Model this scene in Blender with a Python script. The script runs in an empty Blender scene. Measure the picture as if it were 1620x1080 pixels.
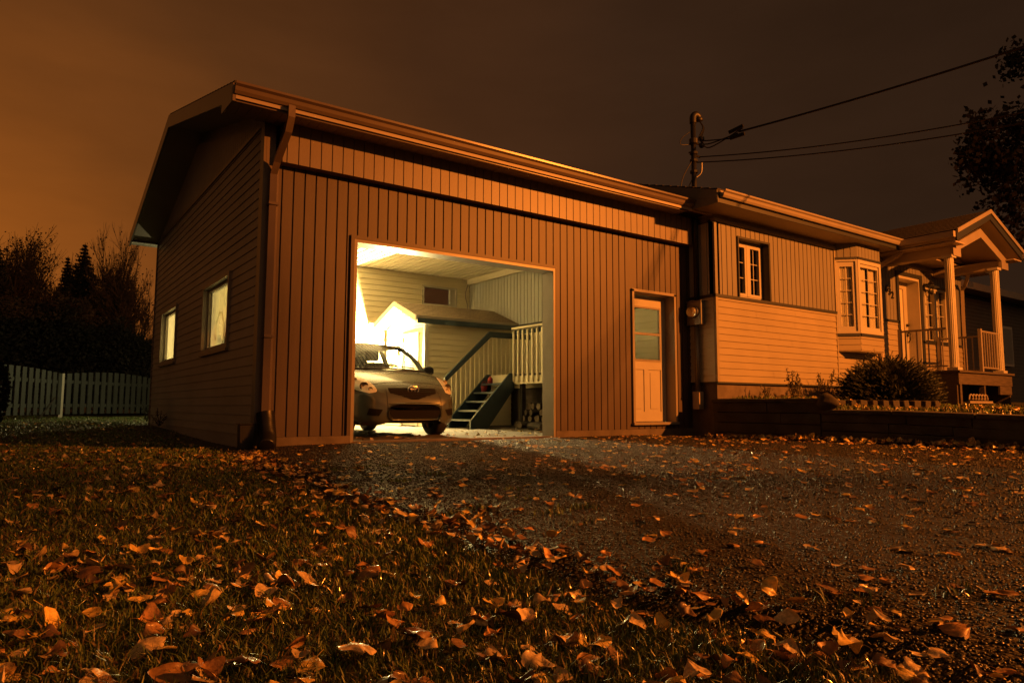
import bpy, bmesh, math, random
import numpy as np
from mathutils import Vector, Matrix
from mathutils.bvhtree import BVHTree
random.seed(7); RNG = np.random.default_rng(11)
R = math.radians
sc = bpy.context.scene
COL = sc.collection
V = Vector
X, Y, Z = V((1, 0, 0)), V((0, 1, 0)), V((0, 0, 1))

# ------------------------------------------------------------------ materials
MATS = {}
def mat(name, col, rough=.5, metal=0., noise=0., nscale=8., bump=0., bscale=60., spec=.5, coat=0., col2=None, rnd=0.,
        stretch=None, dirt=0.):
    m = bpy.data.materials.new(name); m.use_nodes = True
    nt = m.node_tree; b = nt.nodes['Principled BSDF']
    L = nt.links.new
    b.inputs['Base Color'].default_value = (*col, 1); b.inputs['Roughness'].default_value = rough
    b.inputs['Metallic'].default_value = metal; b.inputs['Specular IOR Level'].default_value = spec
    b.inputs['Coat Weight'].default_value = coat
    tc = nt.nodes.new('ShaderNodeTexCoord'); src = tc.outputs['Object']
    if stretch:
        mp = nt.nodes.new('ShaderNodeMapping'); mp.inputs['Scale'].default_value = stretch
        L(src, mp.inputs['Vector']); src = mp.outputs[0]
    out = None
    if noise > 0 or col2:
        n = nt.nodes.new('ShaderNodeTexNoise'); n.inputs['Scale'].default_value = nscale; n.inputs['Detail'].default_value = 6
        L(src, n.inputs['Vector'])
        cr = nt.nodes.new('ShaderNodeValToRGB')
        c2 = col2 or tuple(c * (1 - noise) for c in col)
        cr.color_ramp.elements[0].position = .35; cr.color_ramp.elements[1].position = .65
        cr.color_ramp.elements[0].color = (*c2, 1); cr.color_ramp.elements[1].color = (*col, 1)
        L(n.outputs['Fac'], cr.inputs['Fac']); out = cr.outputs['Color']
    if dirt > 0:
        n2 = nt.nodes.new('ShaderNodeTexNoise'); n2.inputs['Scale'].default_value = 1.3; n2.inputs['Detail'].default_value = 8
        L(tc.outputs['Object'], n2.inputs['Vector'])
        mr = nt.nodes.new('ShaderNodeMapRange'); mr.inputs[1].default_value = .35; mr.inputs[2].default_value = .7
        mr.inputs[3].default_value = 1 - dirt; mr.inputs[4].default_value = 1
        L(n2.outputs['Fac'], mr.inputs[0])
        mx = nt.nodes.new('ShaderNodeMix'); mx.data_type = 'RGBA'; mx.blend_type = 'MULTIPLY'; mx.inputs[0].default_value = 1
        if out: L(out, mx.inputs[6])
        else: mx.inputs[6].default_value = (*col, 1)
        L(mr.outputs[0], mx.inputs[7]); out = mx.outputs[2]
    if rnd > 0:
        oi = nt.nodes.new('ShaderNodeObjectInfo')
        hs = nt.nodes.new('ShaderNodeHueSaturation')
        m1 = nt.nodes.new('ShaderNodeMapRange'); m1.inputs[3].default_value = 1 - rnd; m1.inputs[4].default_value = 1 + rnd
        L(oi.outputs['Random'], m1.inputs[0]); L(m1.outputs[0], hs.inputs['Value'])
        if out: L(out, hs.inputs['Color'])
        else: hs.inputs['Color'].default_value = (*col, 1)
        out = hs.outputs[0]
    if out: L(out, b.inputs['Base Color'])
    if bump > 0:
        n = nt.nodes.new('ShaderNodeTexNoise'); n.inputs['Scale'].default_value = bscale; n.inputs['Detail'].default_value = 5
        L(src, n.inputs['Vector'])
        bp = nt.nodes.new('ShaderNodeBump'); bp.inputs['Strength'].default_value = bump; bp.inputs['Distance'].default_value = .01
        L(n.outputs['Fac'], bp.inputs['Height']); L(bp.outputs[0], b.inputs['Normal'])
    MATS[name] = m
    return m

M = MATS
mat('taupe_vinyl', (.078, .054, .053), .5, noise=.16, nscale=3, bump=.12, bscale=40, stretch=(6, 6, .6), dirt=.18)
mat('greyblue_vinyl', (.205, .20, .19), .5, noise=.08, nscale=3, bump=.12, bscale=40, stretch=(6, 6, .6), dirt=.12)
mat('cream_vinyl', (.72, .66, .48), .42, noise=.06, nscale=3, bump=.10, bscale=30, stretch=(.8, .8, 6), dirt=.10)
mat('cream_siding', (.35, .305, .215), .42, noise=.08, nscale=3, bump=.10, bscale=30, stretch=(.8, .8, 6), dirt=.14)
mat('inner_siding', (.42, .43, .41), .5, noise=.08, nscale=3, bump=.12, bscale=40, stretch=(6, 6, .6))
mat('neighbour_siding', (.085, .070, .058), .6, dirt=.3)
mat('tan_vinyl', (.36, .33, .30), .5, noise=.10, nscale=3, bump=.10, bscale=30, stretch=(.8, .8, 6), dirt=.2)
mat('pale_trim', (.30, .265, .23), .4, noise=.08, nscale=5, dirt=.12)
mat('white_paint', (.47, .45, .40), .4, noise=.05, nscale=6, dirt=.08)
mat('taupe_trim', (.165, .13, .115), .35, noise=.08, nscale=5, dirt=.12)
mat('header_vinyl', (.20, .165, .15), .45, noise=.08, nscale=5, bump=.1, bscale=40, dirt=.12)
mat('brown_gutter', (.14, .108, .092), .3, noise=.08, nscale=5, dirt=.15)
mat('teal_paint', (.034, .058, .082), .45, noise=.15, nscale=10)
mat('dark_trim', (.022, .026, .032), .5)
mat('soffit_white', (.40, .34, .29), .5, dirt=.15)
mat('ceiling_white', (.80, .76, .64), .5)
mat('shingle', (.055, .045, .042), .9, noise=.5, nscale=30, bump=.6, bscale=120)
mat('shingle_tan', (.26, .20, .14), .9, noise=.4, nscale=30, bump=.5, bscale=120)
mat('concrete', (.19, .155, .135), .85, noise=.3, nscale=6, bump=.35, bscale=70, dirt=.35)
mat('concrete_dark', (.075, .065, .06), .9, noise=.5, nscale=4, bump=.6, bscale=40)
mat('black_plastic', (.012, .012, .013), .35)
mat('black_metal', (.010, .010, .011), .45)
mat('grey_metal', (.23, .23, .22), .4, metal=.6)
mat('rubber', (.014, .014, .015), .75, bump=.2)
mat('car_paint', (.092, .112, .110), .24, metal=.35, coat=.7)
mat('intake_black', (.008, .008, .009), .85, spec=.15)
mat('headlight_bowl', (.80, .80, .75), .30, metal=.2)
mat('chrome', (.75, .75, .72), .14, metal=1)
mat('seat_cloth', (.05, .05, .05), .9)
mat('red_paint', (.22, .012, .01), .4)
mat('weathered_wood', (.085, .066, .052), .75, noise=.4, nscale=4, bump=.3, bscale=30, stretch=(1, 8, 8))
mat('fence_paint', (.045, .052, .05), .7, noise=.25, nscale=5, bump=.2, bscale=30, stretch=(6, 6, .7), rnd=.12, dirt=.3)
mat('log_bark', (.045, .032, .024), .9, noise=.5, nscale=12, bump=.8, bscale=40, rnd=.25)
mat('log_end', (.17, .13, .085), .8, noise=.3, nscale=20, rnd=.2)
mat('bark', (.035, .028, .023), .9, noise=.5, nscale=10, bump=.7, bscale=30)
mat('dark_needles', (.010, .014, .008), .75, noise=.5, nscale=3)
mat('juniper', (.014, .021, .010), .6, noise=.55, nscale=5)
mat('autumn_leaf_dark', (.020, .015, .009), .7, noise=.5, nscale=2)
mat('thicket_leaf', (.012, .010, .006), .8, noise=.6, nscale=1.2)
mat('weed_leaf', (.14, .12, .05), .6, noise=.4, nscale=9)
mat('stone', (.06, .05, .042), .85, noise=.4, nscale=9, bump=.6, bscale=25)
mat('curtain', (.62, .56, .48), .9, noise=.1, nscale=3, stretch=(30, 30, .5))
mat('gravel', (.085, .068, .05), .85, noise=.55, nscale=55, bump=1., bscale=60)

def glass(name, tint=(1, 1, 1), refl=.5, haze=0., rough=.02):
    m = bpy.data.materials.new(name); m.use_nodes = True; nt = m.node_tree; L = nt.links.new
    for n in list(nt.nodes):
        if n.type != 'OUTPUT_MATERIAL': nt.nodes.remove(n)
    o = [n for n in nt.nodes][0]
    t = nt.nodes.new('ShaderNodeBsdfTransparent'); t.inputs[0].default_value = (*tint, 1)
    g = nt.nodes.new('ShaderNodeBsdfGlossy'); g.inputs['Roughness'].default_value = rough
    fr = nt.nodes.new('ShaderNodeLayerWeight'); fr.inputs['Blend'].default_value = refl
    mx = nt.nodes.new('ShaderNodeMixShader')
    ge = nt.nodes.new('ShaderNodeNewGeometry'); sb = nt.nodes.new('ShaderNodeMath'); sb.operation = 'SUBTRACT'; sb.inputs[0].default_value = 1; L(ge.outputs['Backfacing'], sb.inputs[1])
    ml = nt.nodes.new('ShaderNodeMath'); ml.operation = 'MULTIPLY'; L(fr.outputs['Fresnel'], ml.inputs[0]); L(sb.outputs[0], ml.inputs[1]); L(ml.outputs[0], mx.inputs[0])
    base = t.outputs[0]
    if haze > 0:
        tr = nt.nodes.new('ShaderNodeBsdfTranslucent'); tr.inputs[0].default_value = (.85, .83, .75, 1)
        m2 = nt.nodes.new('ShaderNodeMixShader'); m2.inputs[0].default_value = haze
        L(t.outputs[0], m2.inputs[1]); L(tr.outputs[0], m2.inputs[2]); base = m2.outputs[0]
    L(base, mx.inputs[1]); L(g.outputs[0], mx.inputs[2]); L(mx.outputs[0], o.inputs[0])
    MATS[name] = m
glass('window_glass', (.92, .94, .93), .12)
glass('dark_glass', (.75, .75, .73), .25)
glass('film_glass', (.50, .52, .43), .12, haze=.22)
glass('car_glass', (.72, .75, .70), .42)
glass('lamp_lens', (.95, .95, .93), .22, haze=.12, rough=.08)

# ------------------------------------------------------------------ mesh helpers
ORG = {}
class MB:
    def __init__(s): s.v = []; s.f = []
    def quad(s, *p):
        n = len(s.v); s.v += [tuple(q) for q in p]; s.f.append(tuple(range(n, n + len(p))))
    def box(s, x0, x1, y0, y1, z0, z1):
        s.bar(V((0, 0, 0)), X, Y, Z, x0, x1, y0, y1, z0, z1)
    def bar(s, O, u, v, n, a0, a1, b0, b1, c0, c1):
        O = V(O); k = len(s.v)
        for c in (c0, c1):
            for a, b in ((a0, b0), (a1, b0), (a1, b1), (a0, b1)):
                s.v.append(tuple(O + u * a + v * b + n * c))
        fs = [(0, 3, 2, 1), (4, 5, 6, 7), (0, 1, 5, 4), (1, 2, 6, 5), (2, 3, 7, 6), (3, 0, 4, 7)]
        if u.cross(v).dot(n) < 0: fs = [f[::-1] for f in fs]
        s.f += [tuple(k + i for i in f) for f in fs]
    def prism(s, pts, d):
        """polygon pts (3-D) swept along vector d"""
        k = len(s.v); n = len(pts); d = V(d)
        s.v += [tuple(V(p)) for p in pts] + [tuple(V(p) + d) for p in pts]
        s.f.append(tuple(range(k, k + n))[::-1]); s.f.append(tuple(range(k + n, k + 2 * n)))
        for i in range(n):
            j = (i + 1) % n; s.f.append((k + i, k + j, k + n + j, k + n + i))
    def tube(s, pts, rad, seg=8, cap=True, flat=None):
        pts = [V(p) for p in pts]; n = len(pts)
        rs = rad if isinstance(rad, (list, tuple)) else [rad] * n
        k = len(s.v); prev = None
        for i, p in enumerate(pts):
            t = (pts[min(i + 1, n - 1)] - pts[max(i - 1, 0)]).normalized()
            if prev is None:
                a = t.orthogonal().normalized() if abs(t.z) > .95 else t.cross(Z).normalized()
            else:
                a = (prev - t * prev.dot(t)).normalized()
            prev = a; b = t.cross(a)
            for q in range(seg):
                w = 2 * math.pi * q / seg
                s.v.append(tuple(p + (a * math.cos(w) + b * math.sin(w) * (flat or 1)) * rs[i]))
        for i in range(n - 1):
            for q in range(seg):
                r = (q + 1) % seg
                s.f.append((k + i * seg + q, k + i * seg + r, k + (i + 1) * seg + r, k + (i + 1) * seg + q))
        if cap:
            s.f.append(tuple(k + q for q in range(seg))[::-1]); s.f.append(tuple(k + (n - 1) * seg + q for q in range(seg)))
    def lathe(s, prof, c, ax=Z, seg=24):
        c = V(c); ax = V(ax).normalized(); a = ax.orthogonal().normalized(); b = ax.cross(a); k = len(s.v); n = len(prof)
        for r, h in prof:
            for q in range(seg):
                w = 2 * math.pi * q / seg; s.v.append(tuple(c + ax * h + (a * math.cos(w) + b * math.sin(w)) * r))
        for i in range(n - 1):
            for q in range(seg):
                r = (q + 1) % seg
                s.f.append((k + i * seg + q, k + i * seg + r, k + (i + 1) * seg + r, k + (i + 1) * seg + q))
    def grid(s, P):
        """P[i][j] points"""
        k = len(s.v); n = len(P); m = len(P[0])
        for row in P: s.v += [tuple(p) for p in row]
        for i in range(n - 1):
            for j in range(m - 1):
                s.f.append((k + i * m + j, k + i * m + j + 1, k + (i + 1) * m + j + 1, k + (i + 1) * m + j))
    # ---- cladding: real profiles
    def core(s, O, u, v, n, W, H, t, back=.0):
        s.bar(O, u, v, n, 0, W, 0, H, -t, -back)
    def lap(s, O, u, v, n, W, H, e=.115, lip=.014, t=.12):
        O = V(O); k = 0
        while k * e < H - 1e-4:
            b0 = k * e; b1 = min(b0 + e, H); top = lip * (1 - (b1 - b0) / e) + .001
            s.quad(O + v * b0 + n * lip, O + u * W + v * b0 + n * lip, O + u * W + v * b1 + n * top, O + v * b1 + n * top)
            s.quad(O + v * b0, O + u * W + v * b0, O + u * W + v * b0 + n * lip, O + v * b0 + n * lip)
            k += 1
        if t: s.core(O, u, v, n, W, H, t)
    def groove(s, O, u, v, n, W, H, sp=.135, gw=.018, gd=.016, phase=0., t=.12):
        O = V(O); Hf = H if callable(H) else (lambda a: H)
        cs = []; c = phase
        while c < W + sp: cs.append(c); c += sp
        cs = [c for c in cs if gw < c < W - gw]
        def q(a0, c0, a1, c1):
            s.quad(O + u * a0 + n * c0, O + u * a1 + n * c1, O + u * a1 + n * c1 + v * Hf(a1), O + u * a0 + n * c0 + v * Hf(a0))
        a = 0
        for c in cs:
            q(a, 0, c - gw / 2, 0); q(c - gw / 2, 0, c - gw / 2 + .003, -gd); q(c - gw / 2 + .003, -gd, c + gw / 2 - .003, -gd)
            q(c + gw / 2 - .003, -gd, c + gw / 2, 0); a = c + gw / 2
        q(a, 0, W, 0)
        if t and not callable(H): s.core(O, u, v, n, W, H, t, gd + .004)
        elif t:
            k = 8
            for i in range(k):
                a0, a1 = W * i / k, W * (i + 1) / k
                s.prism([O + u * a0 - n * t, O + u * a1 - n * t, O + u * a1 - n * t + v * Hf(a1), O + u * a0 - n * t + v * Hf(a0)], n * (t - gd - .004))
    def frame(s, O, u, v, n, W, H, fw, c0, c1, bottom=True):
        s.bar(O, u, v, n, 0, fw, 0, H, c0, c1); s.bar(O, u, v, n, W - fw, W, 0, H, c0, c1)
        s.bar(O, u, v, n, fw, W - fw, H - fw, H, c0, c1)
        if bottom: s.bar(O, u, v, n, fw, W - fw, 0, fw, c0, c1)
    def build(s, name, m, parent=None, loc=None, smooth=False, bevel=0., mats=None, sub=0):
        org = ORG[parent] if parent else V(loc or (0, 0, 0))
        me = bpy.data.meshes.new(name)
        me.from_pydata([(p[0] - org.x, p[1] - org.y, p[2] - org.z) for p in s.v], [], s.f)
        me.materials.append(M[m])
        o = bpy.data.objects.new(name, me); COL.objects.link(o)
        ORG[o] = org
        if parent: o.parent = parent
        else: o.location = org
        if smooth: me.shade_smooth()
        if bevel:
            b = o.modifiers.new('edge', 'BEVEL'); b.width = bevel; b.segments = 2; b.limit_method = 'ANGLE'
        if sub:
            b = o.modifiers.new('sub', 'SUBSURF'); b.levels = sub; b.render_levels = sub
        return o

def split_build(mb, name, m, parent, **k):
    """one object per separate piece"""
    r = list(range(len(mb.v)))
    def find(i):
        while r[i] != i: r[i] = r[r[i]]; i = r[i]
        return i
    for f in mb.f:
        for i in f[1:]: r[find(i)] = find(f[0])
    g = {}
    for f in mb.f: g.setdefault(find(f[0]), []).append(f)
    out = []
    for fs in g.values():
        ids = sorted({i for f in fs for i in f}); mp = {i: j for j, i in enumerate(ids)}
        q = MB(); q.v = [mb.v[i] for i in ids]; q.f = [tuple(mp[i] for i in f) for f in fs]; out.append(q.build(name, m, parent, **k))
    return out
def tag(o, label=None, cat=None, group=None, kind=None):
    if label: o['label'] = label
    if cat: o['category'] = cat
    if group: o['group'] = group
    if kind: o['kind'] = kind
    return o
def thing(name, loc, label, cat, group=None):
    o = bpy.data.objects.new(name, None); COL.objects.link(o); o.location = loc; o.empty_display_size = .2
    ORG[o] = V(loc)
    return tag(o, label, cat, group)
def dup(o, d, parent='same', label=None):
    c = o.copy(); COL.objects.link(c); c.location = o.location + V(d)
    c.parent = o.parent if parent == 'same' else parent
    ORG[c] = ORG[o] + V(d)
    if label: c['label'] = label
    return c
def dup_tree(o, d, label=None):
    c = o.copy(); COL.objects.link(c); c.location = o.location + V(d); ORG[c] = ORG[o] + V(d)
    if label: c['label'] = label
    for ch in list(o.children):
        k = ch.copy(); COL.objects.link(k); k.parent = c; ORG[k] = ORG[c]
        for g in list(ch.children):
            h = g.copy(); COL.objects.link(h); h.parent = k; ORG[h] = ORG[c]
    return c
def hermite(pts, n):
    out = []
    P = [V(p) for p in pts]
    for i in range(len(P) - 1):
        p0 = P[max(i - 1, 0)]; p1 = P[i]; p2 = P[i + 1]; p3 = P[min(i + 2, len(P) - 1)]
        for k in range(n):
            t = k / n
            out.append(.5 * ((2 * p1) + (p2 - p0) * t + (2 * p0 - 5 * p1 + 4 * p2 - p3) * t * t + (3 * p1 - p0 - 3 * p2 + p3) * t ** 3))
    out.append(P[-1]); return out

JR = random.Random(17)
# cladding over a rectangle with rectangular holes (a0,a1,b0,b1); courses and grooves keep one global rhythm
def clad(mb, kind, O, u, v, n, W, H, holes=(), t=.12, e=.115, sp=.135, gw=.018, gd=.016, b00=0., ph=0., lip=.014):
    O = V(O)
    xs = sorted({0, W} | {h[0] for h in holes} | {h[1] for h in holes}); xs = [x for x in xs if 0 <= x <= W]
    for a0, a1 in zip(xs, xs[1:]):
        if a1 - a0 < 1e-4: continue
        am = (a0 + a1) / 2; hs = sorted([h for h in holes if h[0] <= am <= h[1]], key=lambda h: h[2])
        b = b00
        segs = []
        for h in hs:
            if h[2] > b: segs.append((b, h[2]))
            b = max(b, h[3])
        if b < H: segs.append((b, H))
        for s0, s1 in segs:
            if kind == 'lap':
                k = math.floor(s0 / e + 1e-6)
                while k * e < s1 - 1e-4:
                    c0 = max(k * e, s0); c1 = min((k + 1) * e, s1)
                    f = lambda b_: lip * (1 - (b_ - k * e) / e) + .001
                    P = lambda a, b_, c: O + u * a + v * b_ + n * c
                    js = [a0 + JR.uniform(.3, .7) * 3.6 + 3.6 * q for q in range(int((a1 - a0) / 3.6) + 1)] if a1 - a0 > 1.6 else []
                    cut = [a0] + [j for j in js if j < a1 - .2] + [a1]
                    for q in range(len(cut) - 1):       # courses are made of boards that meet in tight butt joints, one very slightly proud
                        p0, p1 = cut[q] + (.0035 if q else 0), cut[q + 1]; pr = JR.uniform(0, .002)
                        mb.quad(P(p0, c0, f(c0) + pr), P(p1, c0, f(c0) + pr), P(p1, c1, f(c1)), P(p0, c1, f(c1)))
                    if c0 == k * e: mb.quad(P(a0, c0, 0), P(a1, c0, 0), P(a1, c0, f(c0)), P(a0, c0, f(c0)))
                    k += 1
                mb.bar(O, u, v, n, a0, a1, s0, s1, -t, 0)
            else:
                mb.groove(O + u * a0 + v * s0, u, v, n, a1 - a0, s1 - s0, sp, gw, gd, (ph - a0) % sp, t)

FRONT = (X, Z, -Y); LEFT = (-Y, Z, -X)

# ------------------------------------------------------------------ camera
cam = bpy.data.cameras.new('camera'); co = bpy.data.objects.new('camera', cam); COL.objects.link(co); sc.camera = co
yaw, pit, rol = R(35.32524818), R(5.36037693), R(.16559149)
fw = V((math.sin(yaw) * math.cos(pit), math.cos(yaw) * math.cos(pit), math.sin(pit)))
rt = V((math.cos(yaw), -math.sin(yaw), 0)); up = rt.cross(fw)
rt, up = rt * math.cos(rol) + up * math.sin(rol), up * math.cos(rol) - rt * math.sin(rol)
mw = Matrix((rt, up, -fw)).transposed().to_4x4(); mw.translation = V((-2.204, -8.045, .4304)); co.matrix_world = mw
cam.sensor_width = 36; cam.lens = 36 * 1104.72 / 1620; cam.clip_end = 2000; cam.clip_start = .05

# ------------------------------------------------------------------ night sky: town glow low on the left
w = bpy.data.worlds.new('World'); sc.world = w; w.use_nodes = True
nt = w.node_tree; L = nt.links.new; bg = nt.nodes['Background']
tc = nt.nodes.new('ShaderNodeTexCoord'); nrm = nt.nodes.new('ShaderNodeVectorMath'); nrm.operation = 'NORMALIZE'
L(tc.outputs['Generated'], nrm.inputs[0])
dt = nt.nodes.new('ShaderNodeVectorMath'); dt.operation = 'DOT_PRODUCT'
az = R(-8); el = R(2); dt.inputs[1].default_value = (math.sin(az) * math.cos(el), math.cos(az) * math.cos(el), math.sin(el))
L(nrm.outputs[0], dt.inputs[0])
nz = nt.nodes.new('ShaderNodeTexNoise'); nz.inputs['Scale'].default_value = 2.2; nz.inputs['Detail'].default_value = 5
mpn = nt.nodes.new('ShaderNodeMapping'); mpn.inputs['Scale'].default_value = (1, 1, 3.2); L(nrm.outputs[0], mpn.inputs[0]); L(mpn.outputs[0], nz.inputs['Vector'])
ns = nt.nodes.new('ShaderNodeMath'); ns.operation = 'MULTIPLY_ADD'; ns.inputs[1].default_value = .11; ns.inputs[2].default_value = -.055
L(nz.outputs['Fac'], ns.inputs[0])
ad = nt.nodes.new('ShaderNodeMath'); L(dt.outputs['Value'], ad.inputs[0]); L(ns.outputs[0], ad.inputs[1])
hf = nt.nodes.new('ShaderNodeMath'); hf.operation = 'MULTIPLY_ADD'; hf.inputs[1].default_value = .5; hf.inputs[2].default_value = .5; L(ad.outputs[0], hf.inputs[0])
cr = nt.nodes.new('ShaderNodeValToRGB'); L(hf.outputs[0], cr.inputs['Fac']); e = cr.color_ramp.elements
e[0].position = 0.; e[0].color = (.19, .092, .038, 1)
e[1].position = 1.; e[1].color = (.285, .078, .0095, 1)
for p, c in ((.22, (.135, .066, .028)), (.40, (.040, .019, .0098)), (.50, (.0245, .0116, .0060)), (.65, (.029, .0130, .0060)), (.76, (.038, .0162, .0072)), (.86, (.056, .0205, .0072)), (.93, (.095, .031, .0077)), (.97, (.17, .050, .0088))):
    k = cr.color_ramp.elements.new(p); k.color = (*c, 1)
n2 = nt.nodes.new('ShaderNodeTexNoise'); n2.inputs['Scale'].default_value = 3.1; n2.inputs['Detail'].default_value = 6; n2.inputs['Roughness'].default_value = .55; L(mpn.outputs[0], n2.inputs['Vector'])
mr2 = nt.nodes.new('ShaderNodeMapRange'); mr2.inputs[1].default_value = .3; mr2.inputs[2].default_value = .7; mr2.inputs[3].default_value = .88; mr2.inputs[4].default_value = 1.12; L(n2.outputs['Fac'], mr2.inputs[0])
mxs = nt.nodes.new('ShaderNodeMix'); mxs.data_type = 'RGBA'; mxs.blend_type = 'MULTIPLY'; mxs.inputs[0].default_value = 1; L(cr.outputs['Color'], mxs.inputs[6]); L(mr2.outputs[0], mxs.inputs[7])
L(mxs.outputs[2], bg.inputs['Color']); bg.inputs['Strength'].default_value = 1.0

# ------------------------------------------------------------------ lamps: sodium street lamp, lamp in the garage, lamp in the back yard
def lamp(name, loc, watts, col, rad):
    l = bpy.data.lights.new(name, 'POINT'); l.energy = watts; l.color = col; l.shadow_soft_size = rad
    o = bpy.data.objects.new(name, l); COL.objects.link(o); o.location = loc; return o
sl = bpy.data.lights.new('street_light', 'SPOT'); sl.energy = 20000; sl.color = (1, .235, .022); sl.shadow_soft_size = .12; sl.spot_size = R(170); sl.spot_blend = 1
slo = bpy.data.objects.new('street_light', sl); COL.objects.link(slo); slo.location = (12.9, -13.2, 6.8)
slo.rotation_euler = (V((6.5, -5.5, 0)) - V(slo.location)).to_track_quat('-Z', 'Y').to_euler()
lamp('far_fill_light', (-31, -17, 7.5), 700, (1, .26, .03), .15)  # unseen lamp added as fill for the walls that face left
lamp('garage_light', (4.60, 6.38, 1.76), 4400, (1, .70, .27), .05)
lamp('back_yard_light', (1.5, 10.0, 2.5), 300, (1, .83, .36), .06)

# ------------------------------------------------------------------ ground
def ss(a, b, t):
    t = np.clip((t - a) / (b - a), 0, 1); return t * t * (3 - 2 * t)
def wav(x, y):
    return (np.sin(x * 2.1 + 1.3 * np.sin(y * 1.3)) * np.sin(y * 1.7 + .6) * .5 + np.sin(x * 5.3 + 2) * np.sin(y * 4.7 + x) * .25)
EDGE = lambda y: -.68 - .22 * ss(-3, -6.2, y) + .30 * ss(-3.2, -.6, y) + .045 * np.sin(y * 3.1) + .03 * np.sin(y * 7.7 + 1)
def gz(x, y):
    """lawn height"""
    x = np.asarray(x, float); y = np.asarray(y, float)
    back = .12 * ss(1.5, 8, y) + .05 * ss(8, 14, y)
    lip = .022 * ss(EDGE(y) + .02, EDGE(y) - .22, x)
    return back + (-.070 + lip) + .018 * wav(x, y) * ss(EDGE(y), EDGE(y) - .3, x) + .012
def dz(x, y):
    """driveway height"""
    x = np.asarray(x, float); y = np.asarray(y, float)
    return -.010 + .008 * wav(x * .7, y * .8) - .035 * ss(5.5, 7.1, x) * ss(-4, -.6, y) - .03 * ss(.6, -.4, x) * ss(-2, 0, y)
def yz(x, y):
    x = np.asarray(x, float); y = np.asarray(y, float)
    return .31 + .08 * ss(-6.5, -3.2, y) + .19 * ss(-2.9, -1.1, y) + .012 * wav(x, y)
def sheet(name, m, xs, ys, fz, **kw):
    mb = MB(); mb.grid([[(x, y, float(fz(x, y))) for x in xs] for y in ys])
    o = mb.build(name, m, smooth=True); tag(o, kind='structure', **kw); return o
def rng(a, b, n): return [a + (b - a) * i / n for i in range(n + 1)]

m = mat('soil', (.055, .052, .022), .8, noise=.5, nscale=6, bump=.8, bscale=40)
xs = [-600, -120, -40] + rng(-14, 0, 56) + [1, 3, 5, 9, 14, 40, 120, 600]
ys = [-600, -120, -30] + rng(-12, 10, 88) + [12, 14, 18, 25, 40, 120, 600]
def gfull(x, y):
    b = float(gz(x, y))
    if x > 0.02: b = -.12 if y < 7.2 else b
    elif float(EDGE(y)) + .02 < x: b = min(b, -.07 if y < 0.2 else b)
    return b
sheet('ground', 'soil', xs, ys, gfull)

# wet asphalt with coarse aggregate
am = bpy.data.materials.new('wet_asphalt'); am.use_nodes = True; M['wet_asphalt'] = am
nt = am.node_tree; L = nt.links.new; b = nt.nodes['Principled BSDF']
tc = nt.nodes.new('ShaderNodeTexCoord')
vo = nt.nodes.new('ShaderNodeTexVoronoi'); vo.inputs['Scale'].default_value = 75; L(tc.outputs['Object'], vo.inputs['Vector'])
v2 = nt.nodes.new('ShaderNodeTexVoronoi'); v2.inputs['Scale'].default_value = 170; L(tc.outputs['Object'], v2.inputs['Vector'])
n1 = nt.nodes.new('ShaderNodeTexNoise'); n1.inputs['Scale'].default_value = 1.1; n1.inputs['Detail'].default_value = 7; L(tc.outputs['Object'], n1.inputs['Vector'])
cr = nt.nodes.new('ShaderNodeValToRGB'); L(vo.outputs['Color'], cr.inputs['Fac'])
cr.color_ramp.elements[0].color = (.007, .0063, .006, 1); cr.color_ramp.elements[1].color = (.030, .0265, .024, 1)
mr = nt.nodes.new('ShaderNodeMapRange'); mr.inputs[1].default_value = .3; mr.inputs[2].default_value = .7; mr.inputs[3].default_value = .55; mr.inputs[4].default_value = 1.1
L(n1.outputs['Fac'], mr.inputs[0])
mx = nt.nodes.new('ShaderNodeMix'); mx.data_type = 'RGBA'; mx.blend_type = 'MULTIPLY'; mx.inputs[0].default_value = 1
L(cr.outputs[0], mx.inputs[6]); L(mr.outputs[0], mx.inputs[7]); L(mx.outputs[2], b.inputs['Base Color'])
rr = nt.nodes.new('ShaderNodeMapRange'); rr.inputs[3].default_value = .38; rr.inputs[4].default_value = .75; L(vo.outputs['Color'], rr.inputs[0]); L(rr.outputs[0], b.inputs['Roughness'])
b1 = nt.nodes.new('ShaderNodeBump'); b1.inputs['Strength'].default_value = 1; b1.inputs['Distance'].default_value = .022; b1.invert = True; L(vo.outputs['Distance'], b1.inputs['Height'])
b2 = nt.nodes.new('ShaderNodeBump'); b2.inputs['Strength'].default_value = .8; b2.inputs['Distance'].default_value = .005; b2.invert = True; L(v2.outputs['Distance'], b2.inputs['Height'])
b.inputs['Specular IOR Level'].default_value = .28
L(b1.outputs[0], b2.inputs['Normal']); L(b2.outputs[0], b.inputs['Normal'])
mb = MB()
ys = rng(-13, -.03, 120)
mb.grid([[(x0, y, float(dz(x0, y)) - (.05 if i == 0 else 0)) for i, x0 in enumerate([float(EDGE(y)) - .04 + (7.16 - float(EDGE(y))) * k / 70 for k in range(71)])] for y in ys])
tag(mb.build('driveway', 'wet_asphalt', smooth=True), kind='structure')
mb = MB(); mb.grid([[(x, y, .008 * math.sin(x * 5 + y * 3) + .006 * math.sin(x * 11 - y * 9) + .004) for x in rng(.17, 7.27, 80)] for y in rng(.02, 7.28, 80)])
tag(mb.build('garage_floor', 'gravel', smooth=True), kind='structure')
sheet('front_yard', 'soil', [7.14] + rng(7.4, 20, 50) + [26, 40, 90], [-60, -30, -16] + rng(-9, -.45, 36) , yz)

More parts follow.
